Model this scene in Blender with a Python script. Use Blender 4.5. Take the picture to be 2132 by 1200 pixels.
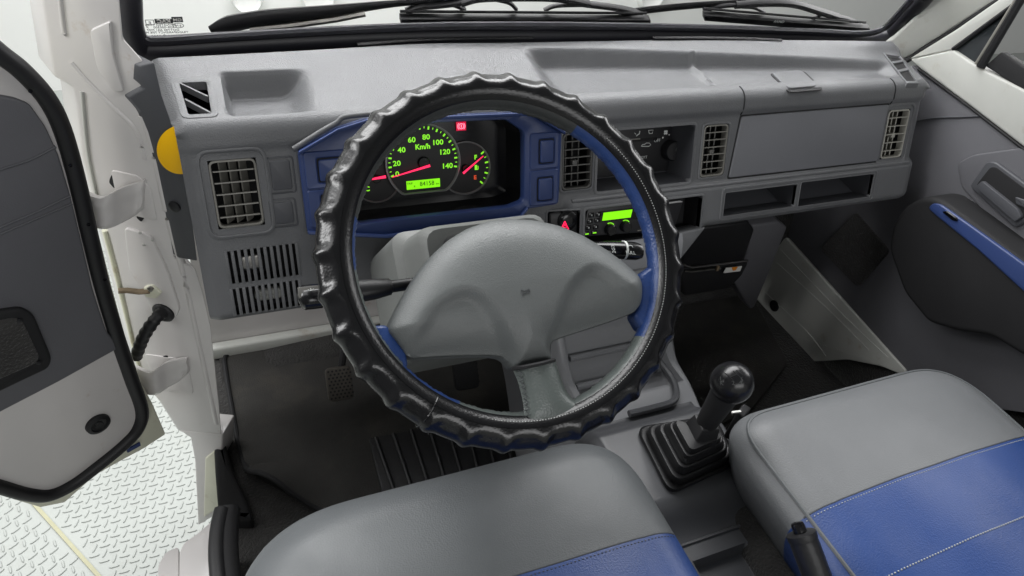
import bpy, bmesh, math, random
import numpy as np
from mathutils import Vector, Matrix
from mathutils.bvhtree import BVHTree

random.seed(7)
for o in list(bpy.data.objects):
    bpy.data.objects.remove(o)
sc = bpy.context.scene
COL = sc.collection

# ------------------------------------------------------------------ camera
FPX = 1421.0                       # focal length in pixels of the 2132 px wide photograph (24 mm lens)
AX = np.array([[0.92086219, -0.14950707, 0.36008398],      # world X, Y, Z seen from the camera (right, down, forward)
               [-0.36801798, -0.63827827, 0.67613876],
               [0.12874625, -0.75514799, -0.64278761]])
CP = np.array([-0.26, -0.4895, 1.586])
cam = bpy.data.cameras.new("camera"); cam_o = bpy.data.objects.new("camera", cam); COL.objects.link(cam_o)
cam.sensor_width = 36; cam.lens = 36 * FPX / 2132; cam.clip_start = 0.02; cam.clip_end = 200
r_, d_, f_ = AX[:, 0], AX[:, 1], AX[:, 2]
cam_o.matrix_world = Matrix(((r_[0], -d_[0], -f_[0], CP[0]), (r_[1], -d_[1], -f_[1], CP[1]), (r_[2], -d_[2], -f_[2], CP[2]), (0, 0, 0, 1)))
sc.camera = cam_o

# ------------------------------------------------------------------ studio light and added fill lights
w = bpy.data.worlds.new("World"); sc.world = w; w.use_nodes = True
bg = w.node_tree.nodes["Background"]; bg.inputs[0].default_value = (0.98, 0.99, 1.0, 1); bg.inputs[1].default_value = 0.19
def area(name, loc, target, sx, sy, power, col=(1, 1, 1)):
    l = bpy.data.lights.new(name, 'AREA'); l.shape = 'RECTANGLE'; l.size = sx; l.size_y = sy; l.energy = power; l.color = col
    o = bpy.data.objects.new(name, l); COL.objects.link(o); o.location = loc
    o.rotation_euler = (Vector(target) - Vector(loc)).to_track_quat('-Z', 'Y').to_euler()
    return o
area("key_fill_light", (0.3, 1.05, 2.5), (0.3, 0.2, 1.1), 2.4, 0.8, 60)
area("key_fill_light", (-1.25, 0.35, 2.55), (-0.15, 0.1, 1.0), 1.0, 1.8, 17)
area("key_fill_light", (0.2, -2.6, 2.35), (0.35, 0.3, 1.1), 2.4, 1.0, 30)  # added unseen rear fill that brightens the dashboard face
area("added_side_light", (-2.0, 0.55, 1.95), (-0.2, 0.0, 1.15), 0.4, 1.6, 24)  # added panel light, puts a highlight on the left of the wheel rim
area("added_side_light", (2.3, 0.6, 1.95), (0.5, 0.0, 1.0), 1.6, 0.9, 22)  # added panel light for glints on the right rim and a brighter passenger seat
area("key_fill_light", (-0.6, 1.9, 2.9), (-0.6, 2.95, 0.7), 4.0, 0.6, 70)  # added wash light, only there to brighten the wall
sc.view_settings.view_transform = 'Standard'; sc.view_settings.look = 'None'
sc.view_settings.exposure = 0.0; sc.view_settings.gamma = 1.0
sc.cycles.use_denoising = True
sc.cycles.max_bounces = 8
sc.cycles.transparent_max_bounces = 12

# ------------------------------------------------------------------ helpers
V = lambda *a: np.array(a, dtype=float)
def ray(x, y):
    return AX @ V((x - 1066) / FPX, (y - 600) / FPX, 1.0)
def hit(x, y, n, p0):
    n = np.asarray(n, float); r = ray(x, y)
    return CP + r * (n @ (np.asarray(p0, float) - CP) / (n @ r))
onX = lambda x, y, X: hit(x, y, (1, 0, 0), (X, 0, 0))
onY = lambda x, y, Y: hit(x, y, (0, 1, 0), (0, Y, 0))
onZ = lambda x, y, Z: hit(x, y, (0, 0, 1), (0, 0, Z))
def unit(a):
    a = np.asarray(a, float); return a / np.linalg.norm(a)
def sm(x, a, b):
    t = np.clip((np.asarray(x, float) - a) / (b - a), 0, 1); return t * t * (3 - 2 * t)
def lin(c):
    return tuple(((v / 255) / 12.92 if v / 255 <= 0.04045 else ((v / 255 + 0.055) / 1.055) ** 2.4) for v in c)

MATS = {}
def mat(name, col, rough=0.5, grain=0, grain_s=0.0, mottle=0.0, mottle_scale=6.0, metal=0.0, spec=0.5, coat=0.0, emit=None, estr=0.0,
        trans=0.0, alpha=1.0, sheen=0.0, voronoi=False, dirt=None, ior=1.45, rough_var=0.0, dirt_scale=9.0, dirt_lo=0.56, dirt_hi=0.72, grain_d=0.0006):
    m = bpy.data.materials.new(name); m.use_nodes = True; nt = m.node_tree; N = nt.nodes; L = nt.links
    b = N["Principled BSDF"]; col = tuple(col) + (1,)
    b.inputs["Base Color"].default_value = col; b.inputs["Roughness"].default_value = rough
    b.inputs["Metallic"].default_value = metal; b.inputs["Specular IOR Level"].default_value = spec
    b.inputs["Coat Weight"].default_value = coat; b.inputs["Coat Roughness"].default_value = 0.12
    b.inputs["Transmission Weight"].default_value = trans; b.inputs["Alpha"].default_value = alpha; b.inputs["IOR"].default_value = ior
    if sheen: b.inputs["Sheen Weight"].default_value = sheen
    if emit: b.inputs["Emission Color"].default_value = tuple(emit) + (1,); b.inputs["Emission Strength"].default_value = estr
    tc = N.new("ShaderNodeTexCoord")
    if mottle:
        n = N.new("ShaderNodeTexNoise"); n.inputs["Scale"].default_value = mottle_scale; n.inputs["Detail"].default_value = 5; n.inputs["Roughness"].default_value = 0.62
        L.new(tc.outputs["Object"], n.inputs["Vector"])
        rp = N.new("ShaderNodeMapRange"); rp.inputs[1].default_value = 0.3; rp.inputs[2].default_value = 0.7
        rp.inputs[3].default_value = 1 - mottle; rp.inputs[4].default_value = 1 + mottle; L.new(n.outputs["Fac"], rp.inputs[0])
        mx = N.new("ShaderNodeMix"); mx.data_type = 'RGBA'; mx.blend_type = 'MULTIPLY'; mx.inputs[0].default_value = 1
        mx.inputs[6].default_value = col; L.new(rp.outputs[0], mx.inputs[7]); last = mx.outputs[2]
        if dirt:
            n2 = N.new("ShaderNodeTexNoise"); n2.inputs["Scale"].default_value = dirt_scale; n2.inputs["Detail"].default_value = 8; n2.inputs["Roughness"].default_value = 0.7
            L.new(tc.outputs["Object"], n2.inputs["Vector"])
            r2 = N.new("ShaderNodeMapRange"); r2.inputs[1].default_value = dirt_lo; r2.inputs[2].default_value = dirt_hi; r2.inputs[4].default_value = 0.75; L.new(n2.outputs["Fac"], r2.inputs[0])
            m2 = N.new("ShaderNodeMix"); m2.data_type = 'RGBA'; L.new(r2.outputs[0], m2.inputs[0]); L.new(last, m2.inputs[6]); m2.inputs[7].default_value = tuple(dirt) + (1,); last = m2.outputs[2]
        L.new(last, b.inputs["Base Color"])
    if rough_var:
        n = N.new("ShaderNodeTexNoise"); n.inputs["Scale"].default_value = 14; n.inputs["Detail"].default_value = 6; L.new(tc.outputs["Object"], n.inputs["Vector"])
        rp = N.new("ShaderNodeMapRange"); rp.inputs[1].default_value = 0.3; rp.inputs[2].default_value = 0.7
        rp.inputs[3].default_value = max(0.02, rough - rough_var); rp.inputs[4].default_value = rough + rough_var
        L.new(n.outputs["Fac"], rp.inputs[0]); L.new(rp.outputs[0], b.inputs["Roughness"])
    if grain:
        if voronoi:
            n = N.new("ShaderNodeTexVoronoi"); n.inputs["Scale"].default_value = grain; out = n.outputs["Distance"]
        else:
            n = N.new("ShaderNodeTexNoise"); n.inputs["Scale"].default_value = grain; n.inputs["Detail"].default_value = 3; out = n.outputs["Fac"]
        L.new(tc.outputs["Object"], n.inputs["Vector"])
        bp = N.new("ShaderNodeBump"); bp.inputs["Strength"].default_value = grain_s; bp.inputs["Distance"].default_value = grain_d
        L.new(out, bp.inputs["Height"]); L.new(bp.outputs[0], b.inputs["Normal"])
    MATS[name] = m; return m

mat('dash_grey', lin((94, 95, 97)), 0.40, 620, 0.75, 0.07, 9, grain_d=0.0008, rough_var=0.06, dirt=lin((112, 112, 114)), dirt_scale=13, dirt_lo=0.55, dirt_hi=0.95)
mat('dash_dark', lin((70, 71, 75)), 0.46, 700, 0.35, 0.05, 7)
mat('pad_grey', lin((90, 93, 93)), 0.42, 850, 0.4, 0.04, 10, voronoi=True, rough_var=0.05)
mat('spoke_grey', lin((84, 90, 88)), 0.32, 500, 0.35, 0.06, 30, voronoi=True)
mat('rim_dark', lin((52, 54, 54)), 0.4, 500, 0.35, 0.06, 30, voronoi=True)
mat('glove_grey', lin((104, 105, 109)), 0.48, 700, 0.3, 0.04, 7, rough_var=0.06, dirt=lin((118, 119, 122)), dirt_scale=16, dirt_lo=0.58, dirt_hi=0.95)
mat('column_grey', lin((98, 100, 98)), 0.5, 700, 0.3, 0.05, 7)
mat('bezel_blue', lin((44, 60, 104)), 0.38, 900, 0.15, 0.05, 10)
mat('leather_blue', lin((36, 58, 106)), 0.34, 420, 0.5, 0.12, 30, voronoi=True)
mat('black_plastic', lin((26, 26, 28)), 0.42, 600, 0.2)
mat('dial_black', lin((7, 7, 8)), 0.55)
mat('black_gloss', lin((14, 14, 16)), 0.18)
mat('black_matt', lin((22, 22, 24)), 0.75, 400, 0.2)
mat('cover_leather', lin((13, 13, 15)), 0.23, 420, 0.2, 0.0, spec=0.6, voronoi=True, grain_d=0.0005)
mat('cover_band', lin((12, 12, 14)), 0.26, 420, 0.2, voronoi=True)
mat('rubber', lin((24, 24, 26)), 0.5, 300, 0.12, 0.1, 20)
mat('gasket', lin((30, 30, 36)), 0.42, 60, 0.1, 0.15, 14)
mat('white_paint', lin((196, 193, 191)), 0.3, 0, 0, 0.03, 5, coat=0.3, dirt=lin((158, 132, 104)), dirt_scale=16, dirt_lo=0.62, dirt_hi=0.80)
mat('dull_white', lin((172, 173, 168)), 0.5, 60, 0.1, 0.06, 9, dirt=lin((140, 124, 104)), dirt_scale=20, dirt_lo=0.6, dirt_hi=0.78)
mat('cream_paint', lin((205, 205, 186)), 0.4, 0, 0, 0.06, 12, dirt=lin((150, 130, 95)), dirt_scale=22, dirt_lo=0.58, dirt_hi=0.75)
mat('trim_grey', lin((88, 88, 92)), 0.6, 700, 0.4, 0.05, 8)
mat('carpet', lin((48, 47, 46)), 0.95, 260, 1.0, 0.28, 26, sheen=0.15, grain_d=0.004)
mat('mat_carpet', lin((48, 47, 45)), 0.92, 420, 0.7, 0.25, 7, dirt=lin((68, 63, 56)), dirt_scale=7, dirt_lo=0.52, dirt_hi=0.78, grain_d=0.002)
mat('seat_grey', lin((84, 87, 89)), 0.44, 520, 0.28, 0.07, 9, voronoi=True, rough_var=0.07)
mat('seat_grey_lit', lin((100, 102, 104)), 0.42, 520, 0.28, 0.05, 9, voronoi=True, rough_var=0.07)  # same vinyl as the driver seat, brighter passenger-side light painted into the colour
mat('seat_blue', lin((40, 64, 116)), 0.38, 520, 0.3, 0.06, 9, voronoi=True, rough_var=0.07)
mat('thread', lin((170, 172, 170)), 0.7)
mat('thread_dark', lin((70, 72, 74)), 0.7)
mat('console_grey', lin((76, 77, 80)), 0.36, 800, 0.2, 0.05, 8)
mat('tray_grey', lin((128, 129, 132)), 0.34, 800, 0.2, 0.05, 8)
mat('floor_white', lin((168, 172, 168)), 0.38, 0, 0, 0.05, 3.0, dirt=lin((150, 151, 144)), dirt_scale=14, dirt_lo=0.55, dirt_hi=0.8)
mat('wall_white', lin((240, 241, 238)), 0.8, 30, 0.1, 0.02, 2)
mat('seam_beige', lin((170, 168, 140)), 0.6, 0, 0, 0.12, 12)
mat('yellow', (0.95, 0.52, 0.0), 0.45, 0, 0, 0.03, 20)
mat('chrome', (0.6, 0.58, 0.56), 0.25, metal=1.0)
mat('steel', (0.32, 0.31, 0.29), 0.4, metal=1.0, mottle=0.3, mottle_scale=40)
mat('rust', lin((112, 98, 78)), 0.8, 200, 0.5, 0.3, 60)
mat('ring_grey', lin((150, 150, 150)), 0.35, metal=0.4)
mat('green_light', (0.1, 0.5, 0.0), 0.5, emit=(0.32, 1.0, 0.03), estr=0.75)
mat('lcd_green', (0.1, 0.4, 0.0), 0.4, emit=(0.28, 1.0, 0.0), estr=0.85)
mat('lcd_digit', lin((30, 90, 10)), 0.6)
mat('red_light', (0.5, 0.0, 0.03), 0.4, emit=(1.0, 0.02, 0.10), estr=1.5)
mat('red_dim', (0.5, 0.05, 0.0), 0.4, emit=(1.0, 0.10, 0.03), estr=0.5)
mat('white_print', lin((200, 203, 200)), 0.6)
mat('grey_print', lin((70, 72, 72)), 0.6)
mat('black_print', lin((60, 62, 64)), 0.6)
mat('vent_grey', lin((118, 116, 110)), 0.45, 500, 0.15)
mat('vent_pale', lin((152, 150, 142)), 0.45, 500, 0.15)
mat('vent_dark', lin((84, 83, 80)), 0.5)
mat('sticker_white', lin((220, 220, 216)), 0.5)
mat('sticker_orange', lin((230, 140, 40)), 0.5)
mat('glass', (1, 1, 1), 0.0, trans=1.0, ior=1.0, spec=0.25)
mat('glass_dark', lin((44, 48, 50)), 0.12)
mat('pedal_rubber', lin((74, 70, 64)), 0.8, 200, 0.3, 0.25, 40)
mat('knob_black', lin((24, 24, 26)), 0.24, 500, 0.1)
mat('brake_black', lin((28, 28, 30)), 0.35, 160, 0.3, voronoi=True)

class Obj:                                            # collects verts and faces of ONE mesh
    def __init__(s): s.v = []; s.f = []
    def add(s, vf):
        k = len(s.v); s.v += [tuple(p) for p in vf[0]]; s.f += [tuple(i + k for i in q) for q in vf[1]]; return s
def link(name, me, parent):
    o = bpy.data.objects.new(name, me); COL.objects.link(o)
    if parent: o.parent = parent
    return o
def wloc(o):
    p = V(0, 0, 0)
    while o: p = p + V(*o.location); o = o.parent
    return p
def mk(name, vf, m, parent=None, bevel=0.0, seg=3, smooth=True, sharp=38, limit=30, label=None, kind=None, mats=None, midx=None, merge=False):
    if isinstance(vf, Obj): vf = (vf.v, vf.f)
    off = wloc(parent) if parent else V(0, 0, 0)
    me = bpy.data.meshes.new(name)
    me.from_pydata([tuple(np.asarray(p, float) - off) for p in vf[0]], [], [tuple(int(i) for i in f) for f in vf[1]])
    bm = bmesh.new(); bm.from_mesh(me)
    if merge: bmesh.ops.remove_doubles(bm, verts=bm.verts, dist=1e-5)
    bmesh.ops.recalc_face_normals(bm, faces=bm.faces)
    if bevel:
        ed = [e for e in bm.edges if len(e.link_faces) == 2 and e.calc_face_angle(0) > math.radians(limit)]
        bmesh.ops.bevel(bm, geom=ed, offset=bevel, segments=seg, profile=0.5, affect='EDGES', clamp_overlap=True)
    bm.to_mesh(me); bm.free()
    for x in (mats or [m]): me.materials.append(MATS[x])
    if midx is not None: me.polygons.foreach_set('material_index', midx)
    if smooth:
        me.polygons.foreach_set('use_smooth', [True] * len(me.polygons)); me.set_sharp_from_angle(angle=math.radians(sharp))
    me.update()
    o = link(name, me, parent)
    if label: o['label'] = label
    if kind: o['kind'] = kind
    return o
def thing(name, loc, label, cat, group=None):
    o = bpy.data.objects.new(name, None); COL.objects.link(o); o.location = tuple(loc); o.empty_display_size = 0.05
    o['label'] = label; o['category'] = cat
    if group: o['group'] = group
    return o
def part(name, parent, loc):                          # an Empty for a part that has pieces
    o = bpy.data.objects.new(name, None); COL.objects.link(o); o.parent = parent; o.location = tuple(V(*loc) - wloc(parent)); return o
def tag(o, label, cat, group=None, kind=None):
    o['label'] = label; o['category'] = cat
    if group: o['group'] = group
    if kind: o['kind'] = kind
    return o

def box(x0, x1, y0, y1, z0, z1):
    v = [(x0, y0, z0), (x1, y0, z0), (x1, y1, z0), (x0, y1, z0), (x0, y0, z1), (x1, y0, z1), (x1, y1, z1), (x0, y1, z1)]
    return v, [(3, 2, 1, 0), (4, 5, 6, 7), (0, 1, 5, 4), (1, 2, 6, 5), (2, 3, 7, 6), (3, 0, 4, 7)]
def obox(c, a, b, d):                                 # oriented box from centre and half vectors
    c, a, b, d = map(lambda q: np.asarray(q, float), (c, a, b, d)); v = []
    for k in (-1, 1):
        v += [c - a - b + k * d, c + a - b + k * d, c + a + b + k * d, c - a + b + k * d]
    return v, [(3, 2, 1, 0), (4, 5, 6, 7), (0, 1, 5, 4), (1, 2, 6, 5), (2, 3, 7, 6), (3, 0, 4, 7)]
def prism(pts, vec):
    pts = [np.asarray(p, float) for p in pts]; n = len(pts); vec = np.asarray(vec, float)
    return pts + [p + vec for p in pts], [tuple(range(n))[::-1], tuple(range(n, 2 * n))] + [(i, (i + 1) % n, (i + 1) % n + n, i + n) for i in range(n)]
def loft(rings, cap0=True, cap1=True, closed=True):
    n = len(rings[0]); v = [p for r in rings for p in r]; f = []
    for k in range(len(rings) - 1):
        for i in range(n if closed else n - 1):
            j = (i + 1) % n; f.append((k * n + i, k * n + j, (k + 1) * n + j, (k + 1) * n + i))
    if cap0: f.append(tuple(range(n))[::-1])
    if cap1: f.append(tuple(range((len(rings) - 1) * n, len(rings) * n)))
    return v, f
def frame_of(t, up=(0, 0, 1)):
    t = unit(t); a = np.cross(t, up)
    if np.linalg.norm(a) < 1e-3: a = np.cross(t, (0, 1, 0))
    a = unit(a); return a, np.cross(a, t)
def spline(pts, n=8):
    P = [np.asarray(p, float) for p in pts]; P = [2 * P[0] - P[1]] + P + [2 * P[-1] - P[-2]]; out = []
    for i in range(1, len(P) - 2):
        for k in range(n):
            t = k / n; a, b, c, d = P[i - 1], P[i], P[i + 1], P[i + 2]
            out.append(0.5 * (2 * b + (c - a) * t + (2 * a - 5 * b + 4 * c - d) * t * t + (3 * b - a - 3 * c + d) * t ** 3))
    return out + [P[-2]]
def spline_loop(pts, n=8):
    P = [np.asarray(p, float) for p in pts]; m = len(P); out = []
    for i in range(m):
        a, b, c, d = P[i - 1], P[i], P[(i + 1) % m], P[(i + 2) % m]
        for k in range(n):
            t = k / n; out.append(0.5 * (2 * b + (c - a) * t + (2 * a - 5 * b + 4 * c - d) * t * t + (3 * b - a - 3 * c + d) * t ** 3))
    return out
def tube(path, rad, n=12, up=(0, 0, 1), flat=1.0, cap=True, loop=False):
    path = [np.asarray(p, float) for p in path]; m = len(path); rings = []
    rad = [rad] * m if np.isscalar(rad) else rad
    a0 = None
    for i in range(m):
        t = (path[(i + 1) % m] - path[i - 1]) if loop else path[min(i + 1, m - 1)] - path[max(i - 1, 0)]
        a, b = frame_of(t, up)
        rings.append([path[i] + rad[i] * (math.cos(q) * a + flat * math.sin(q) * b) for q in np.linspace(0, 2 * math.pi, n, endpoint=False)])
    if loop: rings.append(rings[0]); return loft(rings, False, False)
    return loft(rings, cap, cap)
def round_poly(pts, r, n=5):                          # 2D polygon with rounded corners
    out = []; m = len(pts)
    for i in range(m):
        p, a, b = np.asarray(pts[i], float), np.asarray(pts[i - 1], float), np.asarray(pts[(i + 1) % m], float)
        ri = r[i] if hasattr(r, '__len__') else r
        la, lb = np.linalg.norm(a - p), np.linalg.norm(b - p); k = min(ri, la * 0.48, lb * 0.48)
        A, B = p + (a - p) / la * k, p + (b - p) / lb * k
        for t in np.linspace(0, 1, n): out.append((1 - t) ** 2 * A + 2 * t * (1 - t) * p + t * t * B)
    return out
def rrect(u0, u1, v0, v1, r, n=5):
    return round_poly([(u0, v0), (u1, v0), (u1, v1), (u0, v1)], r, n)
def lathe(prof, c, axis, n=32):                       # prof: (radius, height)
    a, b = frame_of(axis); axis = unit(axis); c = np.asarray(c, float)
    rings = [[c + h * axis + r * (math.cos(q) * a + math.sin(q) * b) for q in np.linspace(0, 2 * math.pi, n, endpoint=False)] for r, h in prof]
    return loft(rings)
def shell(outline, vec, up=None, rnd=0.004, n=4, crown=0.0, rings=1):   # outline prism along vec whose far rim is rounded (uniform inward offset)
    P = [np.asarray(p, float) for p in outline]; vec = np.asarray(vec, float); h = np.linalg.norm(vec); nv = vec / h; m = len(P)
    c = sum(P) / m; ins = []
    area_n = sum((np.cross(P[i] - c, P[(i + 1) % m] - c) for i in range(m)), V(0, 0, 0)); s = 1 if area_n @ nv > 0 else -1
    for i in range(m):
        t = unit(P[(i + 1) % m] - P[i - 1]); ins.append(s * np.cross(nv, t))
    R = [[p for p in P]]
    for k in range(n + 1):
        q = k / n * math.pi / 2
        R.append([P[i] + ins[i] * rnd * (1 - math.cos(q)) + nv * (h - rnd + rnd * math.sin(q)) for i in range(m)])
    if crown or rings > 1:
        base = R[-1]; cc = sum(base) / m
        for k in range(1, rings):
            t = k / rings; R.append([b + (cc - b) * t + nv * crown * (1 - (1 - t) ** 2) for b in base])
    return loft(R)
def text(parent, name, s, size, p, xd, yd, m, lift=0.0004, bold=0.0, align='CENTER', shear=0.0, sx=1.0):
    cu = bpy.data.curves.new(name, 'FONT'); cu.body = s; cu.size = size; cu.align_x = align; cu.align_y = 'CENTER'; cu.offset = bold; cu.extrude = 0.0002; cu.resolution_u = 3
    t = bpy.data.objects.new(name, cu); COL.objects.link(t); dg = bpy.context.evaluated_depsgraph_get(); me = bpy.data.meshes.new_from_object(t.evaluated_get(dg))
    vs = [V(*v.co) for v in me.vertices]; fs = [tuple(p.vertices) for p in me.polygons]
    bpy.data.objects.remove(t); bpy.data.curves.remove(cu); bpy.data.meshes.remove(me)
    xd, yd = unit(xd), unit(yd); nd = np.cross(xd, yd); p = np.asarray(p, float)
    return mk(name, ([p + xd * v[0] * sx + yd * v[1] + nd * (v[2] + lift) for v in vs], fs), m, parent, smooth=False)

# dashboard face: a plane leaning 20 degrees; u is world X, v climbs the face
FA = math.radians(20); FN = V(0, -math.cos(FA), math.sin(FA)); FV = V(0, math.sin(FA), math.cos(FA)); F0 = V(0, 0.3, 1.2); FX = V(1, 0, 0)
def face(u, v, o=0.0): return F0 + V(u, 0, 0) + FV * v + FN * o
def PF(x, y, o=0.0): return hit(x, y, FN, F0 + FN * o)
def foff(u, v):                                       # how far the moulded face stands out from the plane
    u, v = np.asarray(u, float), np.asarray(v, float)
    o = -0.006 * sm(-v, 0.049, 0.059) * (1 - 0.6 * sm(-u, 0.15, 0.19))
    o = o + 0.010 * sm(-v, 0.158, 0.171) * sm(u, 0.19, 0.21)
    o = o - 0.012 * sm(u, 0.900, 0.9275) ** 2 - 0.010 * sm(-u, 0.290, 0.3075) ** 2
    o = o - 0.012 * sm(-v, 0.222, 0.238) ** 2 * sm(u, 0.44, 0.455)
    o = o - 0.010 * sm(-v, 0.262, 0.273) ** 2 * sm(-u, 0.16, 0.18)
    return o
def FP(u, v, d=0.0): return face(u, v, float(foff(u, v)) + d)

# ================================================================== setting
fl = mk('studio_floor', ([(-6, -6, 0), (6, -6, 0), (6, 3.0, 0), (-6, 3.0, 0)], [(0, 1, 2, 3)]), 'floor_white')
tag(fl, 'white painted tread plate floor outside the open door', 'floor', kind='structure')
wl = mk('studio_wall', box(-6, 6, 2.95, 3.1, -0.02, 3.2), 'wall_white')
tag(wl, 'plain white wall behind the cab', 'wall', kind='structure')
s0, s1 = onZ(78, 1058, 0), onZ(210, 1205, 0); sd = unit(s1 - s0); sn = V(-sd[1], sd[0], 0)
mk('floor_seam', obox((s0 + s1) / 2 + V(0, 0, 0.0022), sd * 0.45, sn * 0.004, V(0, 0, 0.0018)), 'seam_beige', fl)
def bar_mesh():
    L, Wd, H = 0.0112, 0.0026, 0.0020; v = []
    for k, (s, h) in enumerate(((1, 0), (0.62, H))):
        for x, y in ((-L, 0), (-L * 0.6, -Wd), (L * 0.6, -Wd), (L, 0), (L * 0.6, Wd), (-L * 0.6, Wd)):
            v.append((x * (1 if k == 0 else 0.86), y * s, h))
    f = [(i, (i + 1) % 6, (i + 1) % 6 + 6, i + 6) for i in range(6)] + [(6, 7, 8, 9, 10, 11)]
    me = bpy.data.meshes.new('tread_bar'); me.from_pydata(v, [], f); me.materials.append(MATS['floor_white'])
    me.polygons.foreach_set('use_smooth', [True] * len(me.polygons)); me.set_sharp_from_angle(angle=math.radians(50)); return me
bme = bar_mesh(); bars = []
P_ = 0.0205
def in_poly(x, y, poly):
    c = False
    for i in range(len(poly)):
        (x1, y1), (x2, y2) = poly[i - 1], poly[i]
        if (y1 > y) != (y2 > y) and x < (x2 - x1) * (y - y1) / (y2 - y1) + x1: c = not c
    return c
vis = [(-10, 1015), (110, 1045), (300, 945), (350, 905), (320, 830), (340, 800), (400, 900), (440, 1080), (340, 1140), (330, 1215), (-10, 1215)]
for i in range(-50, 46):
    for j in range(-42, 50):
        x, y = -0.75 + i * P_, 0.72 + j * P_ * 0.96; hor = (i + j) % 2 == 0
        p = V(x, y, 0); side = (p - s0) @ sn
        ang = 0.02 if hor else 1.22
        if side * ((V(0.5, 0.7, 0) - s0) @ sn) < 0: ang += 0.62
        if abs(side) < 0.016: continue
        q = AX.T @ (p - CP); px, py = 1066 + FPX * q[0] / q[2], 600 + FPX * q[1] / q[2]
        bars.append((q[2] if in_poly(px, py, vis) else 99, x, y, ang + random.uniform(-0.06, 0.06)))
bars.sort(); st = Obj()
for k, (d, x, y, a) in enumerate(bars):
    if k < 300 and d < 90:
        o = link('tread_bar', bme, fl); o.location = (x, y, 0.0006); o.rotation_euler = (0, 0, a)
    else:
        ca, sa = math.cos(a), math.sin(a)
        st.add(([(x + v.co.x * ca - v.co.y * sa, y + v.co.x * sa + v.co.y * ca, v.co.z + 0.0006) for v in bme.vertices], [tuple(p.vertices) for p in bme.polygons]))
mk('tread_pattern', st, 'floor_white', fl, kind='stuff')
for k, (x, y, r) in enumerate(((512, -8, 30), (660, -10, 34), (1352, -14, 30))):
    c = onY(x, y, 2.95); rr = r * np.linalg.norm(c - CP) / FPX * 0.93
    t = mk('wall_fitting', lathe([(rr, 0), (rr, 0.03), (rr * 0.86, 0.05), (rr * 0.7, 0.035), (rr * 0.4, 0.03)], c, (0, -1, 0)), 'wall_white')
    tag(t, ['round white fitting on wall, left one behind the long wiper arm', 'round white fitting on wall, just right of the leftmost fitting', 'round white fitting on wall above the middle wiper blade end'][k], 'wall fitting', 'round fittings on the wall')

# ================================================================== dashboard
dash = thing('dashboard', (0.31, 0.35, 0.94), 'grey moulded plastic dashboard running the full width under the windscreen', 'dashboard')
HOLES = dict(ventL=(-.279, -.225, -.150, -.066), slatU=(-.276, -.191, -.222, -.179), slatL=(-.277, -.193, -.265, -.229),
             clus=(-.112, .127, -.163, -.048), clus2=(-.060, .112, -.048, -.037),
             ventC=(.190, .240, -.150, -.066), heat=(.249, .420, -.157, -.068), ventD=(.437, .485, -.153, -.070), ventR=(.836, .890, -.156, -.069),
             pocA=(.485, .637, -.2195, -.1805), pocB=(.646, .817, -.2205, -.1785), radio=(.226, .440, -.238, -.180), haz=(.168, .217, -.222, -.179))
DHOLE = (-.2885, -.2655, .3115, .371)
def grid_axis(lo, hi, br, step):
    b = sorted(set([lo, hi] + [x for x in br if lo < x < hi])); out = []
    for a, c in zip(b, b[1:]):
        n = max(1, int(math.ceil((c - a) / step))); out += [a + (c - a) * k / n for k in range(n)]
    return np.array(out + [hi])
UB = [h[i] for h in HOLES.values() for i in (0, 1)] + [DHOLE[0], DHOLE[1], -.181, .2, .40, .447]
VB = [h[i] for h in HOLES.values() for i in (2, 3)] + [-.236, -.2725, -.292]
us = grid_axis(-.3075, .9275, UB, .0045)
ys = grid_axis(.309, .437, [DHOLE[2], DHOLE[3]], .003)[::-1]
vs = grid_axis(-.292, -.0375, VB, .0045)[::-1]
LIPC, LIPR = (.3081, 1.158), .022
def zdeck(u, y):
    base = 1.180 + (y - .308) * .2
    yb1 = .424 - .062 * (np.maximum(0, u - .2) / .65) ** 1.3; yb0 = yb1 - .016
    z = base
    T = sm(u, .172, .208) * (1 - sm(u, .842, .872)) * (1 - sm((y - yb0) / (yb1 - yb0), 0, 1)) * sm(y, .3135, .3225)
    z = z - T * (base - 1.1745)
    C = sm(u, -.250, -.240) * (1 - sm(u, -.178, -.140)) * sm(y, .306, .316) * (1 - sm(y, .376, .394))
    z = z - C * (base - 1.1640)
    cx = .463 + (y - .308) * .08
    z = z + .007 * np.exp(-((u - cx) / .0042) ** 2) * sm(y, .312, .325) * (1 - sm(y, .398, .41))
    z = z + .003 * np.exp(-((u - .02) / .11) ** 2) * sm(y, .31, .40)
    z = z - .008 * sm(u, .905, .9275) ** 2 - .008 * sm(-u, .293, .3075) ** 2
    return z
def yback(u, y): return y - .031 * ((u - .25) / .65) ** 2 * float(sm(y, .37, .437))
def stretch(u, y):
    t = max(0, y - .29)
    return u + (0.06 * t * float(sm(u, .80, .93)) - 0.16 * t * float(sm(-u, .26, .31)))
rows = []; tagr = []
for y in ys:
    rows.append([V(stretch(u, y), yback(u, y), float(zdeck(u, y))) for u in us]); tagr.append(('d', y))
for q in np.linspace(90, 160, 9)[1:-1]:
    q = math.radians(q)
    rows.append([V(u, LIPC[0] + (LIPR - 0.6 * (.008 * (sm(u, .905, .9275) ** 2 + sm(-u, .293, .3075) ** 2))) * math.cos(q), LIPC[1] + (LIPR - .008 * (sm(u, .905, .9275) ** 2 + sm(-u, .293, .3075) ** 2)) * math.sin(q)) for u in us]); tagr.append(('l', 0))
for v in vs:
    rows.append([face(u, v, float(foff(u, v))) for u in us]); tagr.append(('f', v))
nu = len(us); F = []
def bottom(u):
    if u < .2: return -.2725
    if u < .40: return -.292
    return -.236 if u > .447 else -.241
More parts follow.
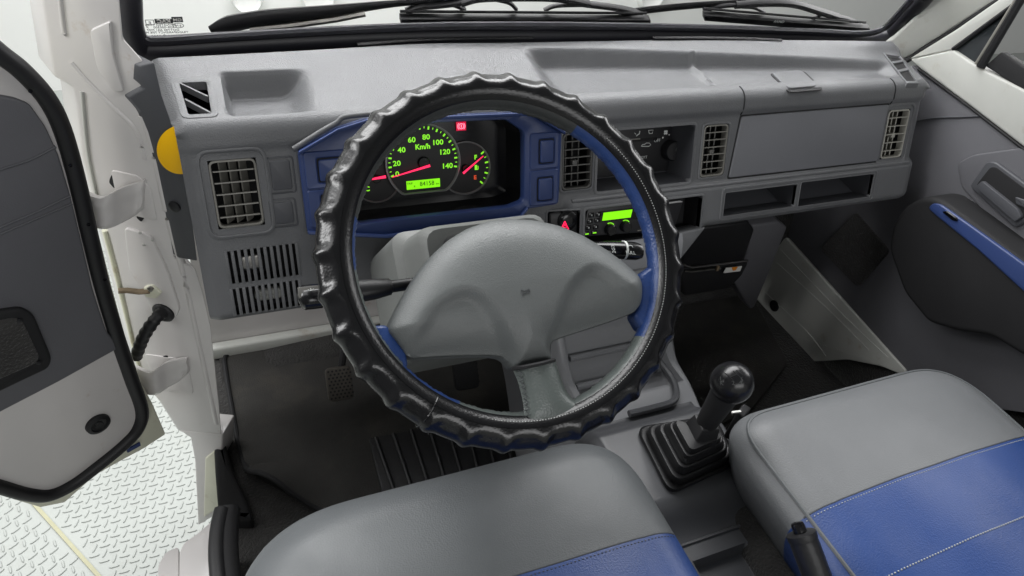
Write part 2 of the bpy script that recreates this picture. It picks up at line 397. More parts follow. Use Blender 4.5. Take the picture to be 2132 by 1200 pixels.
for i in range(len(rows) - 1):
    for j in range(nu - 1):
        uc = (us[j] + us[j + 1]) / 2
        if tagr[i][0] == 'f':
            vc = (tagr[i][1] + tagr[i + 1][1]) / 2
            if vc < bottom(uc): continue
            if any(a < uc < b and c < vc < d for a, b, c, d in HOLES.values()): continue
        elif tagr[i][0] == 'd' and tagr[i + 1][0] == 'd':
            yc = (tagr[i][1] + tagr[i + 1][1]) / 2
            if DHOLE[0] < uc < DHOLE[1] and DHOLE[2] < yc < DHOLE[3]: continue
        F.append((i * nu + j, i * nu + j + 1, (i + 1) * nu + j + 1, (i + 1) * nu + j))
mk('moulding', ([p for r in rows for p in r], F), 'dash_grey', dash, sharp=60)
# undersides and ends that close the moulding
for a, b, v in ((-.305, -.181, -.2725), (.452, .918, -.236)):
    mk('underside', prism([FP(a, v + .001, -.004), FP(b, v + .001, -.004), FP(b, v + .001, -.004) + V(0, .10, .012), FP(a, v + .001, -.004) + V(0, .10, .012)], (0, 0, .004)), 'dash_dark', dash, bevel=.0015)
for sgn, ux in ((-1, -.3062), (1, .9262)):
    P = [FP(ux, v, -.004) for v in (-.04, -.1, -.16, -.2, -.234 if sgn > 0 else -.27)]
    P += [V(ux, .42, P[-1][2] + .01), V(ux + sgn * .02, .46, 1.15), V(ux + sgn * .01, .40, 1.172), V(ux, .305, 1.168)]
    mk('end_panel', prism(P, (-sgn * .004, 0, 0)), 'dash_grey', dash)
def liner(name, h, depth, m, flare=0.0, parent=dash, dz=0.0):
    a, b, c, d = h; o = Obj(); fr = [FP(u, v, -.0003) for u, v in ((a, c), (b, c), (b, d), (a, d))]
    k = flare; bk = [face(u, v, float(foff((a + b) / 2, (c + d) / 2)) - depth) for u, v in ((a + k, c + k), (b - k, c + k), (b - k, d - k), (a + k, d - k))]
    o.add((fr + bk, [(0, 1, 5, 4), (1, 2, 6, 5), (2, 3, 7, 6), (3, 0, 4, 7), (4, 5, 6, 7)])); return mk(name, o, m, parent, smooth=False)
def ring(name, h, r, wd, proud, m, parent=dash, inner_drop=.006, base=-.003, n=6, gap=0.0):
    a, b, c, d = h; I = rrect(a + gap, b - gap, c + gap, d - gap, r, n); O = rrect(a - wd, b + wd, c - wd, d + wd, r + wd * .8, n)
    w1 = wd * .3; O1 = rrect(a - wd + w1, b + wd - w1, c - wd + w1, d + wd - w1, r + wd * .6, n); I1 = rrect(a - w1 * .5, b + w1 * .5, c - w1 * .5, d + w1 * .5, r, n)
    rg = [[FP(p[0], p[1], base) for p in O], [FP(p[0], p[1], proud * .55) for p in O], [FP(p[0], p[1], proud) for p in O1], [FP(p[0], p[1], proud) for p in I1], [FP(p[0], p[1], proud * .4) for p in I], [FP(p[0], p[1], -inner_drop) for p in I]]
    return mk(name, loft(rg, False, False), m, parent, sharp=50)
def vent(label, h, nv, ncol, m_v, m_back, tilt, knob=True):
    a, b, c, d = h; cu, cv = (a + b) / 2, (c + d) / 2
    vp = part('air_vent', dash, FP(cu, cv)); vp['label'] = label
    liner('housing', h, .045, 'black_matt', parent=vp)
    ring('vent_frame', (a + .003, b - .003, c + .003, d - .003), .006, .0025, .0012, m_v, parent=vp, inner_drop=.012, base=-.004)
    for k in range(nv):
        v = c + .007 + (d - c - .014) * (k + .5) / nv
        t = unit(FN * math.cos(tilt) + FV * math.sin(tilt))
        mk('vane', obox(FP(cu, v, -.003), FX * ((b - a) / 2 - .004), t * .0040, np.cross(FX, t) * .0007), m_v, vp, smooth=False)
    for k in range(ncol):
        u = a + .004 + (b - a - .008) * (k + 1) / (ncol + 1)
        t = unit(FN * .85 - FX * .42)
        mk('divider', obox(FP(u, cv, -.017), t * .009, FV * ((d - c) / 2 - .004), np.cross(t, FV) * .0008), m_back, vp, smooth=False)
    if knob: mk('slider', obox(FP(cu - .004, cv - .002, -.004), FX * .004, FV * .004, FN * .005), m_back, vp, bevel=.001, seg=2)
    return vp
def wide_ring(h, g=.0085, p=.0022): ring('vent_surround', (h[0] - g, h[1] + g, h[2] - g, h[3] + g), .013, .0045, p, 'dash_grey', base=-.003, inner_drop=.003)
vent('left side air vent with brownish grey vanes', HOLES['ventL'], 5, 3, 'vent_grey', 'vent_grey', .12, False); wide_ring(HOLES['ventL'])
vent('air vent behind the steering wheel rim', HOLES['ventC'], 6, 3, 'vent_dark', 'vent_dark', .10)
ring('vent_surround', HOLES['ventC'], .006, .004, .0018, 'dash_grey')
vent('air vent left of the smooth glovebox panel', HOLES['ventD'], 6, 3, 'vent_grey', 'vent_dark', .10)
ring('vent_surround', HOLES['ventD'], .006, .004, .0018, 'dash_grey')
vent('pale air vent at the passenger end', HOLES['ventR'], 5, 3, 'vent_pale', 'vent_pale', .05); wide_ring(HOLES['ventR'], .007)
# slatted speaker grille, lower left
for h, nb in ((HOLES['slatU'], 11), (HOLES['slatL'], 11)):
    g = part('slotted_grille', dash, FP((h[0] + h[1]) / 2, (h[2] + h[3]) / 2)); liner('recess', h, .028, 'black_matt', parent=g)
    pit = (h[1] - h[0]) / nb
    for k in range(nb + 1):
        u = h[0] + pit * k
        mk('slat', obox(FP(u, (h[2] + h[3]) / 2, -.0012), FX * .00205, FV * ((h[3] - h[2]) / 2 + .001), FN * .0022), 'dash_grey', g, bevel=.0006, seg=2)
for k, (a, b, c, d) in enumerate(((-.262, -.232, -.212, -.19), (-.25, -.215, -.256, -.24))):
    mk('speaker_magnet', shell([face(p[0], p[1], -.024) for p in rrect(a, b, c, d, .008)], FN * .01, rnd=.004), 'dull_white' if k else 'steel', dash)
# blank switch covers
for nm, hs, mm in (('blank_switch', ((-.213, -.184, -.111, -.069), (-.2155, -.187, -.154, -.121)), 'dash_dark'),):
    for a, b, c, d in hs:
        ring('switch_surround', (a, b, c, d), .003, .0022, .0008, 'dash_dark', base=-.002, inner_drop=.003)
        mk(nm, shell([FP(p[0], p[1], -.002) for p in rrect(a + .0028, b - .0028, c + .0028, d - .0028, .0028)], FN * .0042, rnd=.0012, n=3), mm, dash)
# deck side vent with two diagonal bars
def DH(x, y): return hit(x, y, (0, -.2, 1), (0, .308, 1.18))
vp = part('demister_vent', dash, (-.277, .35, 1.18))
def deckp(u, y, dz=0.0): return V(stretch(u, y), y, float(zdeck(u, y)) + dz)
a, b, c, d = DHOLE; fr = [deckp(u, y, -.0002) for u, y in ((a, c), (b, c), (b, d), (a, d))]; bk = [p - V(0, -.006, .05) for p in fr]
mk('duct', (fr + bk, [(0, 1, 5, 4), (1, 2, 6, 5), (2, 3, 7, 6), (3, 0, 4, 7), (4, 5, 6, 7)]), 'black_gloss', vp, smooth=False)
I, O, O2 = rrect(a, b, c, d, .003), rrect(a - .003, b + .003, c - .003, d + .003, .005), rrect(a - .007, b + .007, c - .007, d + .007, .008)
mk('vent_frame', loft([[deckp(*p, -.001) for p in O2], [deckp(*p, .0012) for p in O2], [deckp(*p, .0018) for p in O], [deckp(*p, .0005) for p in I], [deckp(*p, -.01) for p in I]], False, False), 'dash_grey', vp, sharp=50)
for y in (.326, .356):
    p, q = deckp(b - .001, y - .0135, -.003), deckp(a + .001, y + .0135, -.003)
    mk('bar', obox((p + q) / 2, (q - p) / 2, unit(np.cross(q - p, (0, 0, 1))) * .0013, V(0, 0, .004)), 'dash_grey', vp, smooth=False)
# passenger end demister slot (slanting)
vp = part('demister_vent', dash, (.91, .36, 1.18)); zz = lambda x, y: DH(x, y)
sl = [zz(1843, 117), zz(1872, 120), zz(1907, 172), zz(1886, 172)]; cc = sum(sl) / 4
mk('duct', prism([p + (cc - p) * .06 + V(0, 0, .0006) for p in sl], (0, 0, -.012)), 'black_matt', vp)
big = [cc + (p - cc) * 1.16 for p in sl]
mk('vent_frame', loft([[p + V(0, 0, -.006) for p in big], [p + V(0, 0, .0025) for p in big], [p + V(0, 0, .003) for p in sl], [p - V(0, 0, .008) for p in sl]], False, False), 'dash_grey', vp, bevel=.0008)
for t in (.3, .62):
    p, q = sl[0] + (sl[3] - sl[0]) * t, sl[1] + (sl[2] - sl[1]) * (t - .12)
    mk('bar', obox((p + q) / 2, (q - p) / 2, unit(np.cross(q - p, (0, 0, 1))) * .0035, V(0, 0, .0022)), 'dash_grey', vp, smooth=False)
# windscreen demister slots along the back edge
for pts in (((745, 99), (860, 92), (980, 86), (1108, 83)), ((1358, 82), (1460, 82), (1560, 84), (1625, 87))):
    P = [DH(x, y) for x, y in pts]; P = [V(p[0], p[1], float(zdeck(np.clip(p[0], -.3, .92), p[1])) + .0028) for p in P]
    mk('demister_slot', tube(spline(P, 6), .0042, 8, flat=.35), 'black_matt', dash)
# raised lid in the passenger tray with its flap
ly = lambda u, y, dz=0: V(u, y, 1.1745 + dz)
mk('tray_lid', shell([ly(u, y) for u, y in round_poly([(.4715, .318), (.832, .318), (.828, .338), (.74, .350), (.60, .366), (.476, .378)], .004)], (0, 0, .0022), rnd=.001, n=2), 'dash_grey', dash)
fq = [onZ(x, y, 1.178) for x, y in ((1604, 153), (1668, 148), (1702, 181), (1640, 186))]
fo = round_poly([p[:2] for p in fq], .012, 6)
mk('flap_well', shell([V(p[0] * 1.0, p[1], 1.1755) for p in round_poly([(q[0] + (q[0] - .641) * .16 + .004, q[1] + (q[1] - .334) * .20 - .002) for q in fq], .012, 6)], (0, 0, .0016), rnd=.0005, n=2), 'black_matt', dash)
mk('ashtray_flap', shell([V(p[0], p[1], 1.1772) for p in fo], (0, .0003, .0030), rnd=.0014, n=3), 'dash_grey', dash)
# seams of the removable lip section
for u in (.5055, .8345):
    P = [V(u, .309, 1.1803)] + [V(u, LIPC[0] + (LIPR + .0003) * math.cos(math.radians(q)), LIPC[1] + (LIPR + .0003) * math.sin(math.radians(q))) for q in range(95, 165, 10)] + [FP(u, v, .0003) for v in (-.040, -.048, -.054, -.058)]
    mk('lip_seam', tube(P, .0011, 6), 'black_matt', dash)
for xa, xb in ((1222, 1280), (1708, 1760)):
    P = [DH(xa, 99 if xa < 1500 else 110), DH(xb, 99 if xa < 1500 else 113)]
    mk('clip_cover', obox((P[0] + P[1]) / 2 + V(0, -.001, -.0062), (P[1] - P[0]) / 2, (0, .004, .0010), (0, -.0004, .003)), 'dash_grey', dash, bevel=.002)
# glovebox panel
gb = [(.5075, -.0605), (.8310, -.0585), (.8300, -.158), (.4955, -.158)]
mk('glovebox_gap', shell([FP(p[0], p[1], -.002) for p in round_poly([(.5052, -.058), (.8335, -.056), (.8325, -.1605), (.4930, -.1605)], .004)], FN * .0024, rnd=.0004, n=2), 'black_matt', dash)
mk('glovebox_panel', shell([face(p[0], p[1], -.008) for p in round_poly(gb, .004)], FN * .0046, rnd=.0016, n=3), 'glove_grey', dash)
# open pockets
for h in ('pocA', 'pocB'):
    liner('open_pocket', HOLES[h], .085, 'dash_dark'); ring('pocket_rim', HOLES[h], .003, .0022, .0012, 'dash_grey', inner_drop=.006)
ring('pocket_surround', (.480, .822, -.2255, -.1745), .006, .003, .0016, 'dash_grey', base=-.003, inner_drop=.002)
mk('lower_ridge', tube([FP(u, -.1655, .0008) for u in np.linspace(.205, .905, 24)], .0026, 8), 'dash_grey', dash)
# heater recess in the middle
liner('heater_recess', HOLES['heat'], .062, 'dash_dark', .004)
ring('heater_rim', HOLES['heat'], .006, .0045, .002, 'dash_grey', inner_drop=.01)
liner('radio_recess', HOLES['radio'], .045, 'black_matt'); ring('radio_rim', HOLES['radio'], .005, .004, .0015, 'dash_grey', inner_drop=.01)
liner('switch_recess', HOLES['haz'], .02, 'black_matt'); ring('switch_rim', HOLES['haz'], .004, .003, .0012, 'dash_grey')
# blue instrument surround
bo = [(-.176, -.060), (-.127, -.036), (-.090, -.027), (.136, -.031), (.184, -.060), (.181, -.166), (.130, -.168), (.119, -.180), (-.077, -.184), (-.176, -.166)]
bi = [(-.112, -.161), (-.112, -.100), (-.052, -.046), (.000, -.038), (.100, -.040), (.126, -.058), (.126, -.156), (.104, -.162)]
BO, BI = round_poly(bo, .006, 4), round_poly(bi, .006, 5)
def plate(outer, inner, o0, o1, m, name, parent):
    # flat plate with a hole: triangulate the annulus by matching angles round the hole's centre
    cx, cy = np.mean([p[0] for p in inner]), np.mean([p[1] for p in inner])
    def at(poly, a):
        best = None; dx, dy = math.cos(a), math.sin(a)
        for i in range(len(poly)):
            p, q = np.asarray(poly[i - 1]) - (cx, cy), np.asarray(poly[i]) - (cx, cy); e = q - p; den = dx * e[1] - dy * e[0]
            if abs(den) < 1e-12: continue
            t = (p[0] * e[1] - p[1] * e[0]) / den; s = (p[0] * dy - p[1] * dx) / den
            if t > 0 and -1e-6 <= s <= 1 + 1e-6 and (best is None or t > best): best = t
        return (cx + dx * best, cy + dy * best)
    angs = sorted(set(round(math.atan2(p[1] - cy, p[0] - cx), 6) for p in list(outer) + list(inner)) | set(np.linspace(-3.1, 3.1, 60).round(6)))
    O, I = [at(outer, a) for a in angs], [at(inner, a) for a in angs]
    sh = lambda P, k: [(p[0] + (cx - p[0]) * k, p[1] + (cy - p[1]) * k) for p in P]
    rg = [[face(*p, o0) for p in O], [face(*p, o1 - .0012) for p in O], [face(*p, o1) for p in sh(O, .012)], [face(*p, o1) for p in sh(I, -.015)], [face(*p, o1 - .0015) for p in I], [face(*p, o0) for p in I]]
    return mk(name, loft(rg, False, False), m, parent, sharp=50)
plate(BO, BI, -.010, .004, 'bezel_blue', 'instrument_surround', dash)
# eyebrow over the instruments and sill under them
for nm, pts, dep, th in (('instrument_brow', [(-.176, -.060), (-.127, -.036), (-.090, -.027), (.136, -.031), (.184, -.060)], .016, .0045), ('instrument_sill', [(-.176, -.166), (-.077, -.184), (.119, -.180), (.130, -.168)], .010, .0045)):
    c = [V(p[0], p[1], 0) for p in pts]; sg = -1 if nm.endswith('brow') else 1
    in_ = [(p[0], p[1] + sg * th) for p in pts]
    rg = [[face(*p, .001), face(*p, dep), face(q[0], q[1], dep - .001), face(q[0], q[1], .001)] for p, q in zip(pts, in_)]
    mk(nm, loft(rg), 'bezel_blue', dash, bevel=.0012)
hood = [(-.181, -.058), (-.130, -.032), (-.090, -.022), (.138, -.026), (.189, -.057)]
mk('hood_lip', tube(spline([face(*p, .006) for p in hood], 6), .0035, 10), 'dash_grey', dash)
# blue panels with blank buttons
for a, b, c, d, btn in ((.135, .177, -.110, -.062, (.148, .171, -.104, -.070)), (.135, .177, -.163, -.114, (.146, .170, -.158, -.124)), (-.170, -.118, -.108, -.064, (-.155, -.122, -.102, -.072)), (-.170, -.118, -.158, -.112, (-.155, -.122, -.152, -.118))):
    I = rrect(*btn, .003); O = rrect(btn[0] - .002, btn[1] + .002, btn[2] - .002, btn[3] + .002, .004); E_ = rrect(a, b, c, d, .003); E2 = rrect(a - .0012, b + .0012, c - .0012, d + .0012, .004)
    mk('switch_panel', loft([[face(*p, .003) for p in E2], [face(*p, .0055) for p in E2], [face(*p, .0066) for p in E_], [face(*p, .0062) for p in O], [face(*p, .0044) for p in I]], False, False), 'bezel_blue', dash, sharp=30)
    mk('button_gap', shell([face(*p, .0036) for p in rrect(btn[0] - .0004, btn[1] + .0004, btn[2] - .0004, btn[3] + .0004, .003)], FN * .0012, rnd=.0003, n=2), 'black_matt', dash)
    mk('blank_button', shell([face(*p, .002) for p in rrect(btn[0] + .0014, btn[1] - .0014, btn[2] + .0014, btn[3] - .0014, .003)], FN * .0062, rnd=.0014, n=3), 'bezel_blue', dash)
# knee panel round the column, lower centre panel
mk('centre_gusset', prism([face(u, v, .006) for u, v in ((.395, -.238), (.452, -.234), (.447, -.240), (.398, -.294))], -FN * .03), 'dash_grey', dash, bevel=.003)
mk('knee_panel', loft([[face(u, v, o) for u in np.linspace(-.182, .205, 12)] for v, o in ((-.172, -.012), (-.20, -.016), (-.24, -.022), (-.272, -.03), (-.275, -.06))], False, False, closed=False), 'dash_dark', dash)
mk('centre_panel', loft([[face(u, v, o) for u in np.linspace(.16, .405, 8)] for v, o in ((-.238, .006), (-.25, .010), (-.27, .010), (-.287, .006), (-.296, -.01), (-.297, -.06))], False, False, closed=False), 'tray_grey', dash)
sp = [(-.31, .298, 1.205), (-.31, .33, 1.205)]

# ================================================================== instrument cluster
ID = -.052                                            # depth of the dial plane
IP = lambda x, y, o=0.0: PF(x, y, ID + o)
cl = thing('instrument_cluster', face(0.0, -.10, ID), 'lit instrument cluster with green numerals and red needles in the blue surround', 'instrument cluster')
BI2 = [(p[0] + (.007 - p[0]) * -.02, p[1] + (-.10 - p[1]) * -.02) for p in BI]
back = [(p[0] * .97, p[1] * .97 - .003) for p in BI]
mk('housing', loft([[face(*p, .001) for p in BI2], [face(*p, ID - .002) for p in back], ], False, True), 'black_gloss', cl, sharp=25)
def dial(name, c, edge, cut=None, label=None, lift=0.0):
    C0, E0 = IP(*c, lift), IP(*edge, lift); R = np.linalg.norm(E0 - C0); g = part(name, cl, C0)
    n = 72; pts = []
    for k in range(n):
        a = 2 * math.pi * k / n; pts.append((math.cos(a) * R, math.sin(a) * R))
    if cut is not None: pts = [(x, max(y, -cut * R)) for x, y in pts]
    on = lambda p, s, o: C0 + FX * p[0] * s + FV * p[1] * s + FN * o
    mk('rim_ring', loft([[on(p, 1.0, .0006) for p in pts], [on(p, 1.0, .0035) for p in pts], [on(p, .965, .0042) for p in pts], [on(p, .94, .0015) for p in pts]], False, False), 'ring_grey', g, sharp=60)
    mk('dial_plate', loft([[on(p, .95, .0002) for p in pts], [on(p, .95, .0010) for p in pts]]), 'dial_black', g, smooth=False)
    if label: g['label'] = label
    return g, C0, R
def ticks(g, C0, R, a0, a1, n, maj, m='green_light', r0=.84, r1=.92):
    for k in range(n + 1):
        a = math.radians(a0 + (a1 - a0) * k / n); e = FX * math.cos(a) + FV * math.sin(a); t = -FX * math.sin(a) + FV * math.cos(a); M = k % maj == 0
        mk('tick', obox(C0 + e * R * (r0 + r1) / 2 * (1 if M else 1.01) + FN * .0016, e * R * (r1 - r0) / 2 * (1 if M else .62), t * (.0011 if M else .0005), FN * .0002), m, g, smooth=False)
def needle(g, tail, tip, wd):
    a, b = IP(*tail, .012), IP(*tip, .012); d = unit(b - a); s = np.cross(d, FN)
    mk('needle', loft([[a + s * wd, a - s * wd, a - s * wd + FN * .0015, a + s * wd + FN * .0015], [b + s * wd * .3, b - s * wd * .3, b - s * wd * .3 + FN * .0012, b + s * wd * .3 + FN * .0012]]), 'red_light', g, smooth=False)
sg, SC, SR = dial('speedometer', (881, 338), (957.5, 334), cut=.80, label='speedometer dial marked to 140 Km/h', lift=.005)
def ang(c, p): q = IP(*p, .002) - c; return math.degrees(math.atan2(q @ FV, q @ FX))
ticks(sg, SC, SR, ang(SC, (812, 367)) % 360, ang(SC, (949, 346)), 28, 2)
for s, p in (('0', (827, 363)), ('20', (826, 341)), ('40', (836, 313)), ('60', (857, 292)), ('80', (887, 286)), ('100', (911, 297)), ('120', (925.5, 317)), ('140', (931, 346))):
    text(sg, 'numeral', s, .0098, IP(*p, .0066), FX, FV, 'green_light', bold=.0002, sx=1.12)
text(sg, 'unit_text', 'Km/h', .0098, IP(880, 306, .0066), FX, FV, 'green_light', bold=.00025)
needle(sg, (895, 345), (817, 369), .0016)
mk('needle_hub', lathe([(.0085, .0012), (.0085, .004), (.007, .0055)], IP(881, 338, .005), FN, 24), 'black_gloss', sg)
lc = IP(881, 384); lu = unit(IP(918, 379.5) - IP(845, 387.5))
mk('odometer_screen', obox(IP(881.5, 383.5, .0066), FX * .0242, FV * .0060, FN * .0004), 'lcd_green', sg, smooth=False)
text(sg, 'odometer_digits', '84158', .0090, IP(889, 382.5, .0071), FX, FV, 'lcd_digit', sx=.95, shear=.2)
text(sg, 'odometer_text', 'TRIP', .0042, IP(853, 383, .0071), FX, FV, 'lcd_digit')
text(sg, 'odometer_text', 'B', .0036, IP(863, 388.5, .0071), FX, FV, 'lcd_digit')
text(sg, 'odometer_text', 'km', .0040, IP(911, 382.5, .0071), FX, FV, 'lcd_digit')
fg, FC, FR = dial('fuel_gauge', (968, 350), (1020, 346), label='fuel gauge with needle near full')
ticks(fg, FC, FR, ang(FC, (1002, 321)), ang(FC, (1000, 378)), 6, 2, r0=.80, r1=.93)
text(fg, 'letter', 'F', .0088, IP(990, 328, .0016), FX, FV, 'green_light', bold=.0003)
text(fg, 'letter', 'E', .0080, IP(989, 370, .0016), FX, FV, 'red_dim', bold=.0003)
pc = IP(992, 348.5, .0016)
mk('pump_symbol', Obj().add(obox(pc - FX * .0008, FX * .0018, FV * .0032, FN * .0002)).add(obox(pc + FX * .0025 - FV * .0006, FX * .0005, FV * .0022, FN * .0002)).add(obox(pc - FV * .0034, FX * .0027, FV * .0004, FN * .0002)), 'green_light', fg, smooth=False, kind='stuff')
needle(fg, (964, 361), (1006, 325), .0014)
mk('needle_hub', lathe([(.006, .0012), (.006, .004), (.005, .0052)], FC, FN, 20), 'black_gloss', fg)
tg, TC, TR = dial('temperature_gauge', (783, 372), (833, 371), label='temperature gauge half hidden by the wheel rim')
ticks(tg, TC, TR, ang(TC, (750, 395)) % 360, ang(TC, (745, 360)) % 360, 4, 2, r0=.80, r1=.93)
text(tg, 'letter', 'C', .0088, IP(765, 394, .0016), FX, FV, 'green_light', bold=.0003)
mk('thermometer_symbol', Obj().add(obox(IP(761, 368, .0016), FX * .0007, FV * .0032, FN * .0002)).add(obox(IP(761, 373.5, .0016), FX * .0024, FV * .0005, FN * .0002)), 'green_light', tg, smooth=False, kind='stuff')
needle(tg, (803, 368), (752, 377), .0018)
mk('needle_hub', lathe([(.006, .0012), (.006, .004), (.005, .0052)], TC, FN, 20), 'black_gloss', tg)
bc = IP(960, 263, .001)
mat('red_window', (0.25, 0.0, 0.02), 0.4, emit=(1.0, 0.0, 0.07), estr=0.55)
mk('warning_window', obox(bc, FX * .0074, FV * .0062, FN * .0004), 'red_window', cl, bevel=.002, seg=2)
def arc(c, r, a0, a1, ux, uy, n=18): return [c + r * (math.cos(math.radians(a)) * ux + math.sin(math.radians(a)) * uy) for a in np.linspace(a0, a1, n)]
mat('pink_light', (0.8, 0.3, 0.4), 0.4, emit=(1.0, 0.30, 0.42), estr=1.6)
mk('brake_symbol', tube(arc(bc + FN * .001, .0036, 0, 360, FX, FV, 25), .0004, 5), 'pink_light', cl)
for a in (-50, 130): mk('brake_symbol', tube(arc(bc + FN * .001, .0054, a, a + 100, FX, FV, 12), .0004, 5), 'pink_light', cl)
mk('brake_symbol', obox(bc + FN * .001, FX * .0004, FV * .002, FN * .0003), 'pink_light', cl, smooth=False)

# ================================================================== heater controls, radio, hazard switch
hp = thing('heater_controls', face(.335, -.14, -.06), 'black heater control panel with white symbols behind the wheel rim', 'heater panel')
HP = lambda x, y, o=0.0: PF(x, y, -.060 + o)
mk('panel', obox(face(.3345, -.112, -.063), FX * .0805, FV * .0385, FN * .003), 'black_plastic', hp, bevel=.002)
mk('slider_track', obox(HP(1310, 291, .001), FX * .020, FV * .0008, FN * .001), 'vent_grey', hp)
for (x, y) in ((1335, 292),): mk('slider_track', obox(HP(x, y, .001), FX * .03, FV * .002, FN * .0008), 'black_gloss', hp)
kc = HP(1393, 312)
mk('fan_knob', lathe([(.0165, 0), (.0160, .014), (.0145, .016)], kc, FN, 28), 'black_plastic', hp)
mk('knob_mark', obox(kc + FN * .0163 + FX * .004 + FV * .006, unit(FX * .5 + FV * .8) * .006, unit(FX * .8 - FV * .5) * .0006, FN * .0002), 'grey_print', hp)
text(hp, 'symbol', 'OFF', .0070, HP(1368, 293, .0005), FX, FV, 'white_print')
for (x, y, r) in ((1380, 287, .0014), (1393, 281, .0010), (1403, 281, .0016), (1411, 285.5, .0020), (1407, 299, .0010), (1409, 304, .0009)):
    mk('speed_dot', lathe([(r, 0), (r, .0004)], HP(x, y, .0002), FN, 10), 'white_print', hp)
for k in range(4):
    a = math.radians(45 + 90 * k); e = FX * math.cos(a) + FV * math.sin(a)
    mk('fan_symbol', lathe([(.0018, 0), (.0018, .0004)], HP(1386, 276, .0003) + e * .0023, FN, 10), 'white_print', hp)
mk('defrost_symbol', tube([HP(x, y, .0006) for x, y in ((1350, 272), (1360, 271), (1358, 278), (1352, 278.5), (1350, 272))], .0006, 5), 'white_print', hp)
mk('airflow_symbol', tube([HP(x, y, .0006) for x, y in ((1332, 273), (1331, 279), (1326, 282), (1325, 284))], .0009, 5), 'white_print', hp)
mk('airflow_symbol', tube([HP(x, y, .0006) for x, y in ((1321, 277), (1324, 280))], .0006, 5), 'white_print', hp)
mk('recirculation_symbol', tube([HP(x, y, .0006) for x, y in ((1335, 305), (1338, 301), (1342, 301), (1346, 298), (1352, 298), (1355, 302), (1351, 305), (1335, 305))], .0006, 5), 'white_print', hp)
text(hp, 'symbol', 'EXT', .0062, HP(1341, 328, .0005), FX, FV, 'white_print')
mat('green_print', lin((40, 110, 90)), 0.6)
mk('snow_symbol', obox(HP(1408, 318, .0005), FX * .003, FV * .003, FN * .0002), 'green_print', hp)
text(hp, 'symbol', 'MAX', .0060, HP(1411, 327, .0005), unit(FX * .85 + FV * .5), unit(FV * .85 - FX * .5), 'grey_print')

rd = thing('car_radio', FP(.315, -.236), 'black car radio with bright green display and small lit buttons', 'radio')
RO = -.004
RP = lambda x, y, o=0.0: PF(x, y, .004 + RO + o)
rc = [(1224, 433), (1424, 414), (1403, 480), (1211, 494)]
mk('radio_body', prism([RP(*p) for p in rc], -FN * .03), 'black_plastic', rd, bevel=.0015)
LC = [(1257, 443.5), (1317, 436.5), (1313, 453), (1254, 460)]
mk('display_window', prism([RP(*p, .0010) for p in ((1251, 441), (1345, 430), (1340, 455), (1247, 464))], -FN * .0015), 'black_gloss', rd)
mk('display', prism([RP(*p, .0016) for p in LC], -FN * .001), 'lcd_green', rd, smooth=False)
for x, y, gr in ((1231, 448, 0), (1246, 446.5, 0), (1228, 461, 0), (1243, 459, 0), (1225, 474, 0), (1240, 472.5, 0), (1221, 487, 1), (1237, 484.5, 1)):
    c = RP(x, y, .0005); b = mk('button', obox(c, FX * .0044, FV * .0034, FN * .0014), 'black_gloss', rd, bevel=.0007, seg=2)
    mk('button_light', obox(c + FN * .0016, FX * (.0030 if gr else .0007), FV * (.0009 if gr else .0011), FN * .0002), 'green_light' if gr else 'white_print', b, smooth=False)
for x, y in ((1268, 477), (1300, 471)):
    c = RP(x, y); b = mk('dial_knob', lathe([(.0088, 0), (.0084, .009), (.0070, .0105)], c, FN, 24), 'black_gloss', rd)
    mk('knob_light', tube(arc(c + FN * .0008, .0098, 40, 110, FX, FV, 8), .0007, 5), 'green_light', rd)
mk('tape_slot', obox(RP(1345, 478, .0004), FX * .016, FV * .0006, FN * .0006), 'vent_grey', rd)
mk('recess_plate', obox(RP(1392, 423, .010), FX * .024, FV * .0005, FN * .003), 'ring_grey', rd)

hz = thing('hazard_switch', FP(.192, -.22), 'round black hazard warning switch with a red triangle', 'switch')
HZ = lambda x, y, o=0.0: PF(x, y, -.004 + o)
mk('switch_plate', obox(face(.1925, -.2005, -.004), FX * .0235, FV * .0205, FN * .004), 'black_plastic', hz, bevel=.003)
mk('push_button', lathe([(.0165, 0), (.016, .006), (.0135, .0085), (.006, .0095)], HZ(1178, 458), FN, 28), 'black_gloss', hz)
tri = [HZ(x, y, .0102) for x, y in ((1176, 461.5), (1168, 477.5), (1184, 477), (1176, 461.5))]
mk('warning_triangle', tube(tri, .0009, 5), 'red_light', hz)
mk('warning_triangle', tube([HZ(x, y, .0102) for x, y in ((1176, 467), (1173, 474), (1180, 474), (1176, 467))], .0006, 5), 'red_light', hz)

